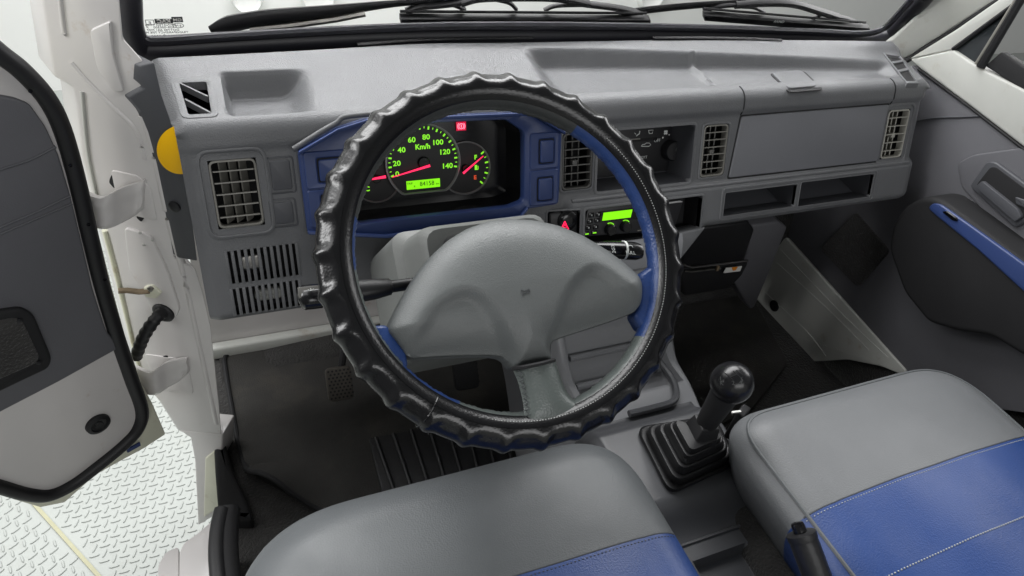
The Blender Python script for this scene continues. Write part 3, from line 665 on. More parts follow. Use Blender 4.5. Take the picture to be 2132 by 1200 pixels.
# ================================================================== steering wheel
WT = math.radians(38.8); WC = V(-.001, .0065, 1.1615); WU = V(1, 0, 0); WV = V(0, math.cos(WT), math.sin(WT)); WN = V(0, -math.sin(WT), math.cos(WT))
def WPt(x, y, h=0.0): return hit(x, y, WN, WC + WN * h)
def wab(x, y, h=0.0): q = WPt(x, y, h) - WC; return V(q @ WU, q @ WV)
def wpt(ab, h): return WC + WU * ab[0] + WV * ab[1] + WN * h
sw = thing('steering_wheel', WC - WN * .05, 'grey and blue steering wheel in a black scalloped leather cover', 'steering wheel')
def tor(phi, R, r, th, h=0.0):
    e = WU * math.cos(phi) + WV * math.sin(phi); return WC + e * (R + r * math.cos(th)) + WN * (h + r * math.sin(th))
NB = 31; NP = NB * 14
rgs = []
TH = np.radians(np.linspace(-125, 143, 46))
for k in range(NP):
    phi = 2 * math.pi * k / NP; x = phi * NB / 2 + .4
    dish = math.sqrt(math.sin(x) ** 2 + .004) - .05
    ring_ = []
    for th in TH:
        d = math.degrees(th); mk_ = float(sm(d, -80, -45)) * (1 - float(sm(d, 58, 104)))
        # the inner border of every dish is an arc: narrower dish towards the front
        edge = float(sm(dish - .30 * float(sm(d, 40, 100)) ** 1.5, -.06, .72))
        r = .0196 - .0034 * edge * mk_ + .0007 * (1 - mk_) * float(sm(d, 98, 106))
        ring_.append(tor(phi, .1802, r, th))
    e0, e1 = tor(phi, .1802, .0165, TH[0]), tor(phi, .1802, .0165, TH[-1])
    rgs.append([e0] + ring_ + [e1])
rgs.append(rgs[0]); mid = len(TH)
vv, ff = loft(rgs, False, False, closed=False)
mk('wheel_cover', (vv, ff), 'cover_leather', sw, sharp=70, merge=True)
# smooth band of the cover with its stitching
def band(name, t0, t1, R, r, m, p0=0, p1=360, n=240, nt=10, parent=sw, merge=False, h=0.0):
    full = abs(p1 - p0) >= 360
    rg = [[tor(math.radians(p), R, r, math.radians(t), h) for t in np.linspace(t0, t1, nt)] for p in np.linspace(p0, p1, n)]
    return mk(name, loft(rg, False, False, closed=False), m, parent, merge=full)
band('cover_band', 104, 144, .1802, .0207, 'cover_band')
sto = Obj()
for k in range(150):
    p = -112 + k * 1.02
    if p > 42: break
    a, b = tor(math.radians(p), .1802, .0209, math.radians(122)), tor(math.radians(p + .42), .1802, .0209, math.radians(122))
    sto.add(tube([a, b], .00042, 5))
mk('stitching', sto, 'thread', sw, kind='stuff')
for p0, p1, m, nm in ((52, 160, 'rim_dark', 'grey_rim'), (160, 178, 'leather_blue', 'blue_rim'), (178, 214, 'spoke_grey', 'grey_rim'), (214, 237, 'leather_blue', 'blue_rim'), (237, 318, 'spoke_grey', 'grey_rim'), (318, 412, 'leather_blue', 'blue_rim')):
    n = int((p1 - p0) / 1.0); rg = []
    for p in np.linspace(p0, p1, n + 1):
        wv = .0004 * math.sin(p * 2.9) + .0003 * math.sin(p * 7.3)
        rg.append([tor(math.radians(p), .1745, .0150 + wv * (1 if 150 < t < 220 else .3), math.radians(t), -.001) for t in np.linspace(0, 345, 24)])
    mk(nm, loft(rg), m, sw)
# crease where the cover is joined
mk('cover_seam', tube([tor(math.radians(229), .1802, .0205 - .004 * float(sm(t, -40, 0)) * (1 - float(sm(t, 40, 80))), math.radians(t)) for t in range(-60, 140, 8)], .0009, 6), 'cover_band', sw)
# centre pad
pad_px = [(808, 688), (818, 662), (838, 622), (868, 572), (900, 530), (935, 498), (975, 474), (1020, 459), (1065, 455), (1115, 458), (1165, 469), (1215, 490), (1262, 518), (1300, 546), (1330, 572), (1338, 588), (1339, 610), (1335, 636), (1322, 651), (1290, 664), (1240, 681), (1190, 697), (1157, 708), (1150, 715), (1149, 730), (1151, 750), (1112, 760), (1072, 768), (1064, 753), (1052, 744), (1030, 740), (980, 740), (920, 742), (862, 746), (850, 741), (838, 724), (822, 703)]
PH = .006
pad = [wab(x, y, PH) for x, y in pad_px]; padS = round_poly(pad, .006, 4)
# resample outline evenly
def resample(P, n):
    P = [np.asarray(p) for p in P]; P = P + [P[0]]; L_ = np.cumsum([0] + [np.linalg.norm(P[i + 1] - P[i]) for i in range(len(P) - 1)])
    out = []
    for s in np.linspace(0, L_[-1], n, endpoint=False):
        i = min(np.searchsorted(L_, s, side='right') - 1, len(P) - 2); t = (s - L_[i]) / max(1e-9, L_[i + 1] - L_[i]); out.append(P[i] * (1 - t) + P[i + 1] * t)
    return out
padP = padS; padR = resample(padS, 260); pc_ = wab(1098, 645, PH)
_SD = {}
def poly_sd(p, poly):
    k = id(poly)
    if k not in _SD:
        b = np.array(poly); a = np.roll(b, 1, axis=0); e = b - a; _SD[k] = (a, b, e, np.maximum(1e-12, (e * e).sum(1)))
    a, b, e, ee = _SD[k]; q = np.asarray(p) - a; t = np.clip((q * e).sum(1) / ee, 0, 1); d = np.sqrt(((q - e * t[:, None]) ** 2).sum(1).min())
    cr = ((a[:, 1] > p[1]) != (b[:, 1] > p[1])) & (p[0] < e[:, 0] * (p[1] - a[:, 1]) / np.where(e[:, 1] == 0, 1e-12, e[:, 1]) + a[:, 0])
    return d if cr.sum() % 2 else -d
lobeL = spline_loop([wab(x, y, .02) for x, y in ((838, 760), (872, 690), (905, 640), (950, 612), (985, 612), (1020, 640), (1050, 690), (1075, 770), (960, 790))], 4)
lobeR = spline_loop([wab(x, y, .02) for x, y in ((1156, 740), (1160, 665), (1176, 610), (1205, 572), (1240, 560), (1290, 590), (1345, 640), (1300, 720))], 4)
def pad_h(p, t):
    h = .0205 * (1 - math.exp(-max(0, poly_sd(p, padP)) / .0165)) * (1 + .22 * (1 - t * t)) if t < 1 else 0
    for lb, dp in ((lobeL, .0080), (lobeR, .0076)):
        h -= dp * float(sm(poly_sd(p, lb), -.006, .0095)) * (1 - t ** 10 * .5)
    return h
prg = []
for t in (1.0, 1.0, .992, .978, .955, .92, .88, .84, .80, .76, .72, .68, .64, .60, .56, .52, .48, .44, .40, .36, .32, .28, .24, .2, .16, .12, .08, .04):
    k = len(prg)
    if k == 0: prg.append([wpt(p, PH - .026) for p in padR]); continue
    rr = []
    for p in padR:
        q = pc_ + (p - pc_) * t; r_t = {1: (-.0035), 2: -.0008}.get(k, 0.0)
        rr.append(wpt(q, PH + r_t + (pad_h(q, t) if k > 1 else 0)))
    prg.append(rr)
mk('horn_pad', loft(prg), 'pad_grey', sw, sharp=80)
hc = wab(1097, 607, .034)
def hornp(a, b): return wpt(hc + V(a, b), pad_h(hc + V(a, b), .15) + PH + .0004)
mk('horn_symbol', tube([hornp(*q) for q in ((-.004, .003), (-.004, -.003), (-.0015, -.001), (.0042, -.0008), (.0042, .0022), (-.0015, .0014), (-.004, .003))], .0005, 5), 'black_print', sw)
# spokes
def spoke(name, px, h0, h1, m, nb=.006):
    P = [wpt(wab(x, y, h), h) for (x, y, h) in px]; return mk(name, prism(P, -WN * .022), m, sw, bevel=nb, seg=4)
spoke('spoke', [(806, 676, .002), (776, 678, .004), (800, 735, .004), (838, 782, .004), (851, 760, .003), (846, 735, .001), (826, 706, .001)], 0, 0, 'leather_blue', .004)
spoke('spoke', [(1334, 572, .002), (1378, 540, .005), (1392, 600, .005), (1372, 680, .005), (1340, 690, .004), (1320, 655, .002), (1333, 640, .002), (1338, 600, .002)], 0, 0, 'leather_blue', .005)
bs = [[(1068, 771, .004), (1079, 798, .008), (1088, 835, .010), (1091, 862, .011), (1088, 895, .010)], [(1095, 766, .018), (1104, 795, .018), (1112, 835, .018), (1116, 862, .018), (1115, 892, .014)], [(1128, 760, .020), (1137, 790, .020), (1148, 830, .020), (1158, 855, .018), (1172, 880, .014)], [(1153, 752, .012), (1161, 780, .013), (1172, 815, .013), (1190, 838, .013), (1222, 855, .011)], [(1156, 752, -.006), (1166, 780, -.004), (1178, 812, -.002), (1196, 833, .0), (1228, 848, .002)]]
cols_ = [spline([wpt(wab(x, y, h), h) for x, y, h in c], 5) for c in zip(*bs)]
rows_ = [[cols_[j][i] for i in range(len(cols_[0]))] for j in range(len(cols_))]
gv = [spline([c[i] for c in cols_], 4) for i in range(len(cols_[0]))]
mk('lower_spoke', loft(gv, False, False, closed=False), 'spoke_grey', sw)
mk('spoke_gap', tube([wpt(wab(x, y, h), h) for x, y, h in ((1068, 768, .008), (1095, 764, .021), (1128, 757, .023), (1154, 750, .014))], .0022, 6), 'black_matt', sw)
for p in range(9):
    c = bs[0]; x = np.interp(p / 8, [0, .33, .66, 1], [1084, 1092, 1098, 1102]); y = 778 + p * 12
    a = wpt(wab(x - 5, y - 6, .0125), .0125); b = wpt(wab(x + 3, y + 1, .0165), .0165); c2 = wpt(wab(x - 6, y + 5, .013), .013)
    mk('lacing', tube([a, b, c2], .0005, 5), 'thread_dark', sw)

# ================================================================== column shroud and stalks
cs = thing('steering_column', WC - WN * .28, 'light grey plastic steering column shroud behind the wheel', 'steering column')
def colr(d, hw, top, bot, lift=0.0, x0=0.0):
    c = WC - WN * d; pts = rrect(-hw + x0, hw + x0, -bot, top, .018, 5); return [c + WU * p[0] + WV * p[1] for p in pts]
mk('shroud', loft([colr(.065, .070, .052, .060), colr(.075, .078, .058, .066), colr(.135, .082, .064, .07), colr(.14, .092, .072, .075), colr(.28, .098, .078, .09)]), 'column_grey', cs, sharp=45)
mk('switch_collar', loft([colr(.045, .05, .04, .045), colr(.068, .055, .044, .05)]), 'black_plastic', cs, bevel=.003)
st_ = thing('turn_signal_stalk', WPt(850, 592, -.055), 'black light and turn signal stalk left of the column', 'stalk')
SP = lambda x, y, h=-.055: WPt(x, y, h)
mk('arm', tube([SP(880, 588), SP(850, 592), SP(815, 597)], [.0062, .0064, .0066], 12), 'black_plastic', st_)
mk('grip', tube([SP(818, 597), SP(812, 597), SP(780, 602), SP(740, 607), SP(700, 612), SP(668, 616)], [.006, .0095, .0118, .0130, .0132, .0130], 16, flat=.85), 'black_plastic', st_)
mk('end_cap', tube([SP(669, 616), SP(650, 618), SP(632, 620), SP(624, 621), SP(620, 622)], [.0135, .0138, .0135, .0105, .004], 16, flat=.85), 'black_gloss', st_)
ic = SP(646, 607, -.041); iu, iv = unit(SP(660, 606) - SP(640, 608)), WV
mk('print_plate', obox(SP(645, 608, -.0455), iu * .011, unit(np.cross(WN, iu)) * .0055, WN * .0006), 'vent_dark', st_, bevel=.0004)
pp = SP(648, 608, -.0445)
mk('light_symbol', tube(arc(pp, .0017, 0, 360, WU, WV, 14), .0004, 5), 'white_print', st_)
for k in range(8):
    a = math.radians(45 * k); e = WU * math.cos(a) + WV * math.sin(a); mk('light_symbol', tube([pp + e * .0026, pp + e * .0038], .0004, 5), 'white_print', st_)
mk('arrow_symbol', tube([SP(x, y, -.0425) for x, y in ((737, 602), (742, 600), (741, 597), (746, 601), (742, 605), (742, 602))], .0005, 5), 'white_print', st_)
st2 = thing('wiper_stalk', WPt(1262, 520, -.06), 'black wiper stalk with white print right of the column', 'stalk')
S2 = lambda x, y, h=-.06: WPt(x, y, h)
mk('grip', tube([S2(1180, 512), S2(1240, 517), S2(1268, 520), S2(1300, 522), S2(1322, 523), S2(1332, 523), S2(1337, 523)], [.007, .0085, .0115, .0125, .0125, .0105, .004], 16, flat=.8), 'black_gloss', st2)
mk('band', tube([S2(1296, 521), S2(1300, 521.5)], .0129, 16, flat=.82), 'white_print', st2)
text(st2, 'print', 'PULL', .0058, S2(1313, 527, -.0487), unit(S2(1330, 524) - S2(1300, 522)), WV, 'white_print')
mk('wiper_symbol', tube(arc(S2(1313, 517, -.0487), .0035, 10, 170, WU, WV, 8), .0005, 5), 'white_print', st2)
text(st2, 'print', '2G3', .0058, S2(1277, 519, -.0487), WV, -unit(S2(1330, 524) - S2(1300, 522)), 'white_print')

# ================================================================== cab body
cab = thing('truck_cab', (.31, 0, .45), 'white painted cab body with left door pillar and windscreen frame', 'cab')
mk('floor_pan', box(-.356, .985, -.75, .62, .478, .498), 'carpet', cab)
mk('firewall', box(-.345, .21, .605, .63, .499, 1.12), 'white_paint', cab)
mk('firewall_lining', box(.21, .985, .595, .63, .499, 1.12), 'carpet', cab)
mk('side_lining', box(1.0, 1.02, -.80, .62, .46, 1.12), 'carpet', cab)
mk('firewall_ledge', box(-.345, .20, .582, .604, .4995, .532), 'dull_white', cab, bevel=.006)
mk('cowl', box(-.34, .985, .47, .60, 1.08, 1.135), 'black_matt', cab)
mk('roof', box(-.38, 1.02, -.80, .16, 1.80, 1.83), 'dull_white', cab)
mk('rear_panel', box(-.38, 1.02, -.83, -.80, .50, 1.25), 'dull_white', cab)
# windscreen
GT = math.radians(27); GN = V(0, -math.cos(GT), -math.sin(GT)); G0 = V(0, .466, 1.2)
def GP(x, y, o=0.0): return hit(x, y, GN, G0 + GN * o)       # o > 0 towards the cabin
gpath = [(262, -60), (266, 10), (271, 60), (290, 96), (330, 101), (480, 92), (700, 80), (900, 73), (1100, 72), (1300, 72), (1500, 75), (1700, 81), (1805, 86), (1848, 76), (1878, 48), (1955, -40)]
GPt = spline([GP(x, y, .0) for x, y in gpath], 6)
mk('windscreen_gasket', tube(GPt, [.0160] * len(GPt), 12, up=GN, flat=1.0), 'gasket', cab)
G2 = spline([GP(x, y, .004) for x, y in [(276, -60), (280, 10), (285, 58), (302, 83), (345, 86), (480, 77), (700, 64), (900, 56), (1100, 54), (1300, 56), (1500, 60), (1700, 67), (1790, 71), (1835, 62), (1865, 36), (1940, -50)]], 6)
mk('gasket_lip', tube(G2, .0062, 8, up=GN), 'gasket', cab)
mk('windscreen_glass', prism([GP(x, y, -.006) for x, y in [(278, -60), (282, 60), (300, 86), (480, 76), (900, 56), (1300, 56), (1700, 68), (1800, 72), (1860, 36), (1945, -60)]], GN * -.004), 'glass', cab, smooth=False)
mk('lower_frame', tube(spline([GP(x, y, -.004) for x, y in ((300, 118), (500, 108), (900, 90), (1300, 90), (1800, 102))], 6), .012, 8), 'black_matt', cab)
gx = -V(1, 0, 0); gy = np.cross(GN, V(1, 0, 0)); gy = gy if gy[2] > 0 else -gy
def gtext(s, size, x, y, m='black_print', b=0.0): text(cab, 'glass_print', s, size, GP(x, y, .0010), gx, gy, m, lift=-.0004, bold=b)
mk('glass_print', obox(GP(369, 41, .0006), gx * .0062, gy * .0044, GN * .0003), 'black_print', cab, smooth=False)
gtext('GM', .0066, 369, 41.5, 'sticker_white', .0002)
mk('glass_print', obox(GP(341, 44.5, .0006), gx * .0100, gy * .0038, GN * .0003), 'black_print', cab, smooth=False)
gtext('KAC', .0075, 341, 44.5, 'sticker_white', .0003)
for q in ((-1, -1, 1, -1), (1, -1, 1, 1), (1, 1, -1, 1), (-1, 1, -1, -1)):
    c = GP(312, 47, .0008); mk('glass_print', tube([c + gx * q[0] * .0045 + gy * q[1] * .004, c + gx * q[2] * .0045 + gy * q[3] * .004], .0004, 4), 'black_print', cab)
gtext('E', .0062, 312, 47.5)
mk('glass_print', tube([GP(371, 53.5, .0008) + gx * .0062 * math.cos(a) + gy * .0040 * math.sin(a) for a in np.linspace(0, 6.2832, 20)], .0004, 4), 'black_print', cab)
gtext('E13', .0050, 371, 53.7)
for s, x, y, z in (('LAMINATED 11-96', 337, 52, .0046), ('43R-000300    P', 334, 57, .0048), ('DOT745 AS1 M37', 340, 62.5, .0048), ('TRANSPARENCY 70% MIN', 344, 67.5, .0046), ('- - - - -  o  - - - -', 345, 72.5, .0050)): gtext(s, z, x, y)
# left door pillar
JN = unit(V(-.5, -.866, 0)); J0 = V(-.345, .335, 0)
def JP(x, y, o=0.0): return hit(x, y, JN, J0 + JN * o)
jam = [(82, -40), (112, 160), (152, 182), (160, 220), (172, 330), (200, 430), (224, 478), (246, 560), (264, 640), (282, 720), (302, 800), (334, 838), (372, 898), (400, 910), (432, 902), (462, 905), (458, 850), (440, 680), (424, 610), (408, 560), (365, 540), (345, 420), (328, 345), (312, 280), (292, 235), (268, 205), (298, 188), (302, 130), (290, 118), (258, 82), (247, -40)]
mk('door_pillar', prism([JP(x, y) for x, y in jam], (-.02, .055, 0)), 'white_paint', cab, bevel=.0035)
for nm, pts, r, m in (('pillar_bead', [(297, 240), (318, 300), (334, 372), (352, 455), (384, 570), (411, 690), (436, 805), (452, 880)], .0042, 'white_paint'), ('pillar_flange', [(124, -30), (134, 60), (138, 70)], .0028, 'white_paint'), ('pillar_flange', [(172, 190), (178, 260), (186, 330), (205, 420), (216, 470)], .0022, 'dull_white'), ('pillar_flange', [(218, 480), (240, 560), (262, 650), (284, 740), (302, 800)], .003, 'cream_paint'), ('pillar_crease', [(150, 130), (180, 165), (230, 215), (272, 255), (292, 290), (302, 330)], .0030, 'white_paint')):
    mk(nm, tube(spline([JP(x, y, .0015 - r) for x, y in pts], 5), r * 1.25, 10), m, cab)
for pts, o in (([(262, 470), (318, 488), (352, 560), (378, 640), (365, 665), (320, 650), (300, 600), (272, 560)], .004), ([(232, 352), (290, 365), (316, 390), (330, 460), (250, 440)], .0015), ([(300, 735), (372, 745), (395, 770), (405, 820), (330, 810)], .0015), ([(190, 60), (235, 40), (240, 110), (262, 190), (240, 190), (205, 140)], .003)):
    mk('pillar_plate', shell([JP(x, y, -.001) for x, y in round_poly(pts, 10, 5)], JN * (o + .001), rnd=min(o, .002), n=3), 'white_paint', cab)
for x, y in ((292, 485), (300, 510), (318, 500)): mk('pillar_hole', lathe([(.0022, 0), (.0016, .0016), (.0010, .001)], JP(x, y, .004), JN, 10), 'dull_white', cab)
lowp = [(372, 896), (396, 912), (405, 960), (412, 1095), (446, 1075), (458, 1060), (464, 905)]
mk('lower_pillar', prism([JP(x, y, .001) for x, y in lowp], -JN * .045), 'white_paint', cab, bevel=.003)
mk('lower_pillar_strip', prism([JP(x, y, .004) for x, y in ((427, 955), (446, 940), (459, 960), (459, 1055), (424, 1078))], -JN * .01), 'cream_paint', cab, bevel=.002)
# sill and wheel arch beside the seat
mk('sill', prism([onZ(x, y, .63) for x, y in round_poly([(372, 1280), (374, 1150), (384, 1130), (410, 1112), (450, 1078), (464, 1090), (470, 1280)], 6, 4)], (0, 0, -.35)), 'white_paint', cab, bevel=.004)
mk('sill_step', prism([onZ(x, y, .60) for x, y in round_poly([(322, 1290), (330, 1175), (345, 1150), (372, 1138), (372, 1290)], 8, 5)], (0, 0, -.35)), 'white_paint', cab, bevel=.004)
mk('sill_rubber', tube(spline([onZ(x, y, .664) for x, y in ((462, 1062), (454, 1100), (451, 1150), (456, 1215), (462, 1260))], 5), [.011] * 21, 10), 'rubber', cab)
mk('sill_trim', tube(spline([onZ(x, y, .655) for x, y in ((478, 1062), (474, 1100), (473, 1150), (478, 1215), (484, 1260))], 5), [.015] * 21, 10), 'black_matt', cab)
mk('inner_sill', shell([onZ(x, y, .50) for x, y in round_poly([(447, 905), (463, 905), (490, 1000), (520, 1060), (530, 1100), (460, 1100), (452, 1000)], 8)], (0, 0, .03), rnd=.01), 'black_matt', cab)
mk('seat_box', box(-.325, .205, -.78, -.005, .499, .73), 'carpet', cab, bevel=.03, seg=5)
mk('seat_box', box(.345, .97, -.78, -.04, .499, .73), 'carpet', cab, bevel=.03, seg=5)
# bracket between dashboard and pillar
br = [(268, 204), (300, 186), (288, 170), (290, 138), (322, 130), (338, 200), (370, 292), (396, 420), (412, 545), (372, 538), (350, 430), (332, 345), (314, 278), (294, 232)]
mk('side_bracket', prism([JP(x, y, .004) for x, y in br], (-.02, .03, 0)), 'dash_dark', cab, bevel=.002)
mk('bracket_screw', lathe([(.0078, 0), (.0076, .0025), (.0045, .0042), (.001, .0045)], JP(364, 430, .004), JN, 18), 'black_plastic', cab)
stk = mk('round_sticker', shell([JP(377 + 50 * math.cos(a) * 1.0, 312 + 50.5 * math.sin(a), .0065) for a in np.linspace(0, 2 * math.pi, 48, endpoint=False)], JN * .0008, rnd=.0003, n=2), 'yellow')
tag(stk, 'plain yellow round sticker beside the left air vent', 'sticker')
# hinges, check strap, cable boot
def ribbon(name, top, bot, th, m, parent):
    T, B = spline([JP(*p) for p in top], 6), spline([JP(*p) for p in bot], 6); rg = []
    for a, b in zip(T, B):
        n = JN * th; e = (b - a); rg.append([a, a + e * .0 + n, a + e * .18 + n * 1.7, a + e * .34 + n * 1.25, a + e * .66 + n * 1.2, a + e * .84 + n * 1.7, b + n, b])
    return mk(name, loft(rg), m, parent, sharp=60)
h1 = ribbon('hinge', [(305, 372, .000), (288, 378, .004), (262, 386, .016), (238, 398, .030), (214, 408, .036), (184, 398, .034), (170, 385, .03)], [(302, 432, .000), (284, 446, .004), (262, 458, .016), (240, 468, .030), (220, 472, .036), (196, 466, .034), (180, 455, .03)], .006, 'white_paint', cab)
h2 = ribbon('hinge', [(392, 742, .000), (370, 746, .004), (348, 752, .012), (330, 764, .022), (316, 772, .026), (300, 768, .026), (286, 760, .024)], [(396, 772, .000), (376, 790, .004), (354, 802, .012), (336, 814, .022), (322, 818, .026), (306, 816, .026), (292, 808, .024)], .005, 'white_paint', cab)
for pts in ([(228, 378), (234, 362), (250, 358), (268, 366), (262, 384), (240, 392)], [(318, 762), (330, 744), (350, 738), (352, 752), (334, 766)], [(284, 450), (300, 434), (306, 446), (296, 462)]):
    mk('hinge_opening', shell([JP(x, y, -.001) for x, y in round_poly(pts, 5, 4)], JN * .0022, rnd=.0004, n=2), 'black_matt', cab)
mk('check_strap', tube([JP(x, y, o) for x, y, o in ((246, 606, .02), (265, 605, .014), (290, 608, .01), (312, 606, .007))], .0052, 8, flat=.6), 'rust', cab)
mk('strap_bracket', shell([JP(x, y, 0) for x, y in round_poly([(304, 592), (322, 588), (342, 604), (330, 616), (308, 612)], 4)], JN * .008, rnd=.002), 'cream_paint', cab)
mk('strap_bolt', lathe([(.004, 0), (.004, .004), (.002, .005)], JP(315, 600, .008), JN, 8), 'steel', cab)
cbt = spline([JP(x, y, o) for x, y, o in ((343, 648, .003), (332, 656, .016), (318, 672, .028), (302, 696, .034), (292, 718, .034), (284, 742, .03))], 6)
cb = mk('cable_boot', tube(cbt, [.0085 + .0009 * math.sin(k * 1.9) for k in range(len(cbt))], 12), 'rubber')
tag(cb, 'black rubber cable boot between the door pillar and open door', 'cable boot')
mk('boot_flange', lathe([(.0165, 0), (.0165, .005), (.0125, .009), (.009, .0095)], JP(343, 648, .001), unit(JN + V(-.1, 0, 0)), 24), 'rubber', cb)
# right windscreen pillar
RN = unit(V(-.75, -.66, 0)); R0 = V(.975, .43, 0)
def RPil(x, y, o=0.0): return hit(x, y, RN, R0 + RN * o)
mk('passenger_pillar', prism([RPil(x, y) for x, y in ((1838, 96), (1860, 80), (1892, 48), (1950, -20), (2110, -20), (1990, 56), (1898, 118), (1878, 126))], -RN * .05), 'dull_white', cab, bevel=.005)
mk('pillar_seal', tube(spline([RPil(x, y, .002) for x, y in ((2115, -20), (2060, 14), (1990, 62), (1930, 98), (1895, 122), (1884, 128))], 5), .0055, 8), 'black_matt', cab)
# dark boxes under the passenger side of the dashboard
hu = thing('heater_unit', (.62, .42, .70), 'black heater unit under the dashboard with a shiny pipe', 'heater unit')
mk('casing', prism([onY(x, y, .37) for x, y in ((1435, 478), (1560, 462), (1572, 480), (1548, 548), (1420, 556))], (0, .12, 0)), 'black_plastic', hu, bevel=.006)
mk('lower_casing', prism([onY(x, y, .38) for x, y in ((1415, 560), (1560, 548), (1545, 575), (1520, 602), (1425, 618))], (0, .12, 0)), 'black_matt', hu, bevel=.006)
mk('pipe', tube([onY(x, y, .365) for x, y in ((1424, 552), (1440, 557), (1500, 550), (1556, 543))], .0032, 8), 'chrome', hu)
mk('pipe', tube([onY(x, y, .367) for x, y in ((1428, 565), (1440, 566), (1490, 560), (1500, 559))], .0022, 8), 'steel', hu)
mk('pipe_clip', obox(onY(1494, 559, .362), (.003, 0, 0), (0, .003, 0), (0, 0, .006)), 'rust', hu, bevel=.001)
mk('paper_label', prism([onY(x, y, .368) for x, y in ((1512, 559), (1545, 555), (1541, 565), (1507, 569))], (0, .002, 0)), 'sticker_white', hu)
mk('label_mark', prism([onY(x, y, .3672) for x, y in ((1524, 557.5), (1536, 556), (1532, 563), (1526, 564))], (0, .001, 0)), 'sticker_orange', hu)
mk('kick_panel', prism([onY(x, y, .40) for x, y in ((1566, 470), (1622, 462), (1640, 474), (1606, 560), (1572, 640), (1562, 646), (1528, 590), (1555, 530))], (0, .05, 0)), 'trim_grey', cab, bevel=.006)
mk('toe_board', prism([V(-.33, .60, .50), V(-.33, .52, .4985), V(.98, .52, .4985), V(.98, .60, .60)], (0, .01, .004)), 'carpet', cab)

# ================================================================== driver's door, wide open
DN = unit(V(.469, -.883, 0)); D0 = V(-.405, .325, 0)
def DP(x, y, o=0.0): return hit(x, y, DN, D0 + DN * o)
dd = thing('vehicle_door', D0 + V(-.2, -.1, .55), 'open driver door with grey trim above and white paint below', 'door')
slab = [(-60, 40), (0, 88), (60, 138), (112, 200), (148, 270), (178, 370), (205, 480), (232, 590), (262, 700), (296, 800), (318, 840), (346, 905), (300, 935), (250, 962), (200, 990), (135, 1048), (85, 1058), (30, 1042), (-60, 1010)]
mk('outer_panel', prism([DP(x, y, -.006) for x, y in slab], -DN * .035), 'cream_paint', dd, bevel=.003)
inn = [(-60, 70), (0, 120), (50, 155), (100, 210), (132, 275), (160, 370), (188, 490), (214, 600), (244, 700), (272, 785), (292, 850), (284, 886), (256, 920), (205, 962), (150, 1002), (100, 1026), (55, 1024), (-60, 990)]
mk('inner_panel', prism([DP(x, y, .004) for x, y in inn], -DN * .012), 'white_paint', dd, bevel=.002)
wsp = spline([DP(x, y, .005) for x, y in [(-60, 62), (0, 112), (48, 150), (98, 206), (130, 270), (158, 366), (186, 486), (213, 598), (243, 698), (272, 784), (295, 852), (287, 892), (258, 925), (206, 968), (152, 1008), (102, 1031), (55, 1029), (0, 1014), (-60, 996)]], 6)
mk('weatherstrip', tube(wsp, .0098, 10, up=DN), 'rubber', dd)
trim = [(-60, 186), (28, 202), (58, 214), (92, 262), (118, 320), (142, 400), (166, 498), (190, 600), (218, 686), (246, 720), (120, 790), (0, 852), (-60, 884)]
mk('trim_panel', shell([DP(x, y, .004) for x, y in round_poly(trim, 8, 4)], DN * .006, rnd=.003), 'trim_grey', dd)
for pts in ([(-60, 380), (0, 354), (60, 334), (116, 306)], [(-60, 504), (0, 474), (70, 444), (146, 408)], [(-60, 518), (0, 488), (70, 458), (150, 424)]):
    mk('trim_crease', tube(spline([DP(x, y, .0098) for x, y in pts], 5), .0016, 6), 'dash_dark', dd)
mk('speaker_pod', shell([DP(x, y, .009) for x, y in round_poly([(-60, 650), (40, 636), (66, 650), (104, 742), (96, 762), (44, 786), (-60, 836)], 12, 5)], DN * .008, rnd=.004), 'black_matt', dd)
mk('speaker_grille', shell([DP(x, y, .016) for x, y in round_poly([(-60, 676), (30, 660), (46, 668), (80, 740), (74, 754), (-60, 812)], 8, 5)], DN * .0035, rnd=.002), 'carpet', dd)
for x, y in ((40, 667), (80, 755)): mk('grille_screw', lathe([(.003, 0), (.003, .0015), (.001, .002)], DP(x, y, .0185), DN, 10), 'black_plastic', dd)
mk('drain_plug', lathe([(.0170, 0), (.0165, .004), (.0115, .006), (.0105, .0035), (.006, .003), (.005, .0045), (.001, .0045)], DP(203, 882, .004), DN, 28), 'rubber', dd)
for x, y in ((62, 190), (145, 345), (183, 468), (217, 582)): mk('strip_clip', lathe([(.0022, 0), (.002, .001), (.0005, .0012)], DP(x + 1, y, .0148), DN, 8), 'black_gloss', dd)
mk('badge_edge', prism([DP(x, y, .002) for x, y in ((262, 935), (290, 920), (291, 926), (264, 941))], DN * .003), 'bezel_blue', dd)

# ================================================================== passenger door, closed
def QX(x, y, o=0.0): return onX(x, y, .972 - o)
pdn = V(-1, 0, 0)
pd = thing('vehicle_door', (.972, 0, .55), 'closed passenger door with dark trim, black armrest and white upper frame', 'door')
mk('belt_panel', prism([QX(x, y, .004) for x, y in ((1893, 124), (1984, 104), (2040, 142), (2132, 188), (2220, 240), (2220, 372), (2132, 308), (2020, 222), (1915, 144))], -pdn * .03), 'dull_white', pd, bevel=.004)
mk('window_frame', prism([QX(x, y, .002) for x, y in ((1890, 124), (1990, 62), (2100, -15), (2150, -50), (2160, -30), (2112, 8), (1984, 104))], -pdn * .03), 'dull_white', pd, bevel=.003)
mk('quarter_glass', prism([QX(x, y, -.004) for x, y in ((1982, 104), (2118, 4), (2044, 140))], -pdn * .006), 'glass_dark', pd)
mk('quarter_seal', tube([QX(x, y, .0) for x, y in ((1984, 103), (2114, 8))], .004, 8), 'rubber', pd)
mk('window_divider', tube([QX(x, y, .002) for x, y in ((2042, 140), (2130, -10))], .0075, 8), 'black_plastic', pd)
mk('divider_trim', tube([QX(x, y, .006) for x, y in ((2032, 134), (2120, -8))], .003, 8), 'vent_grey', pd)
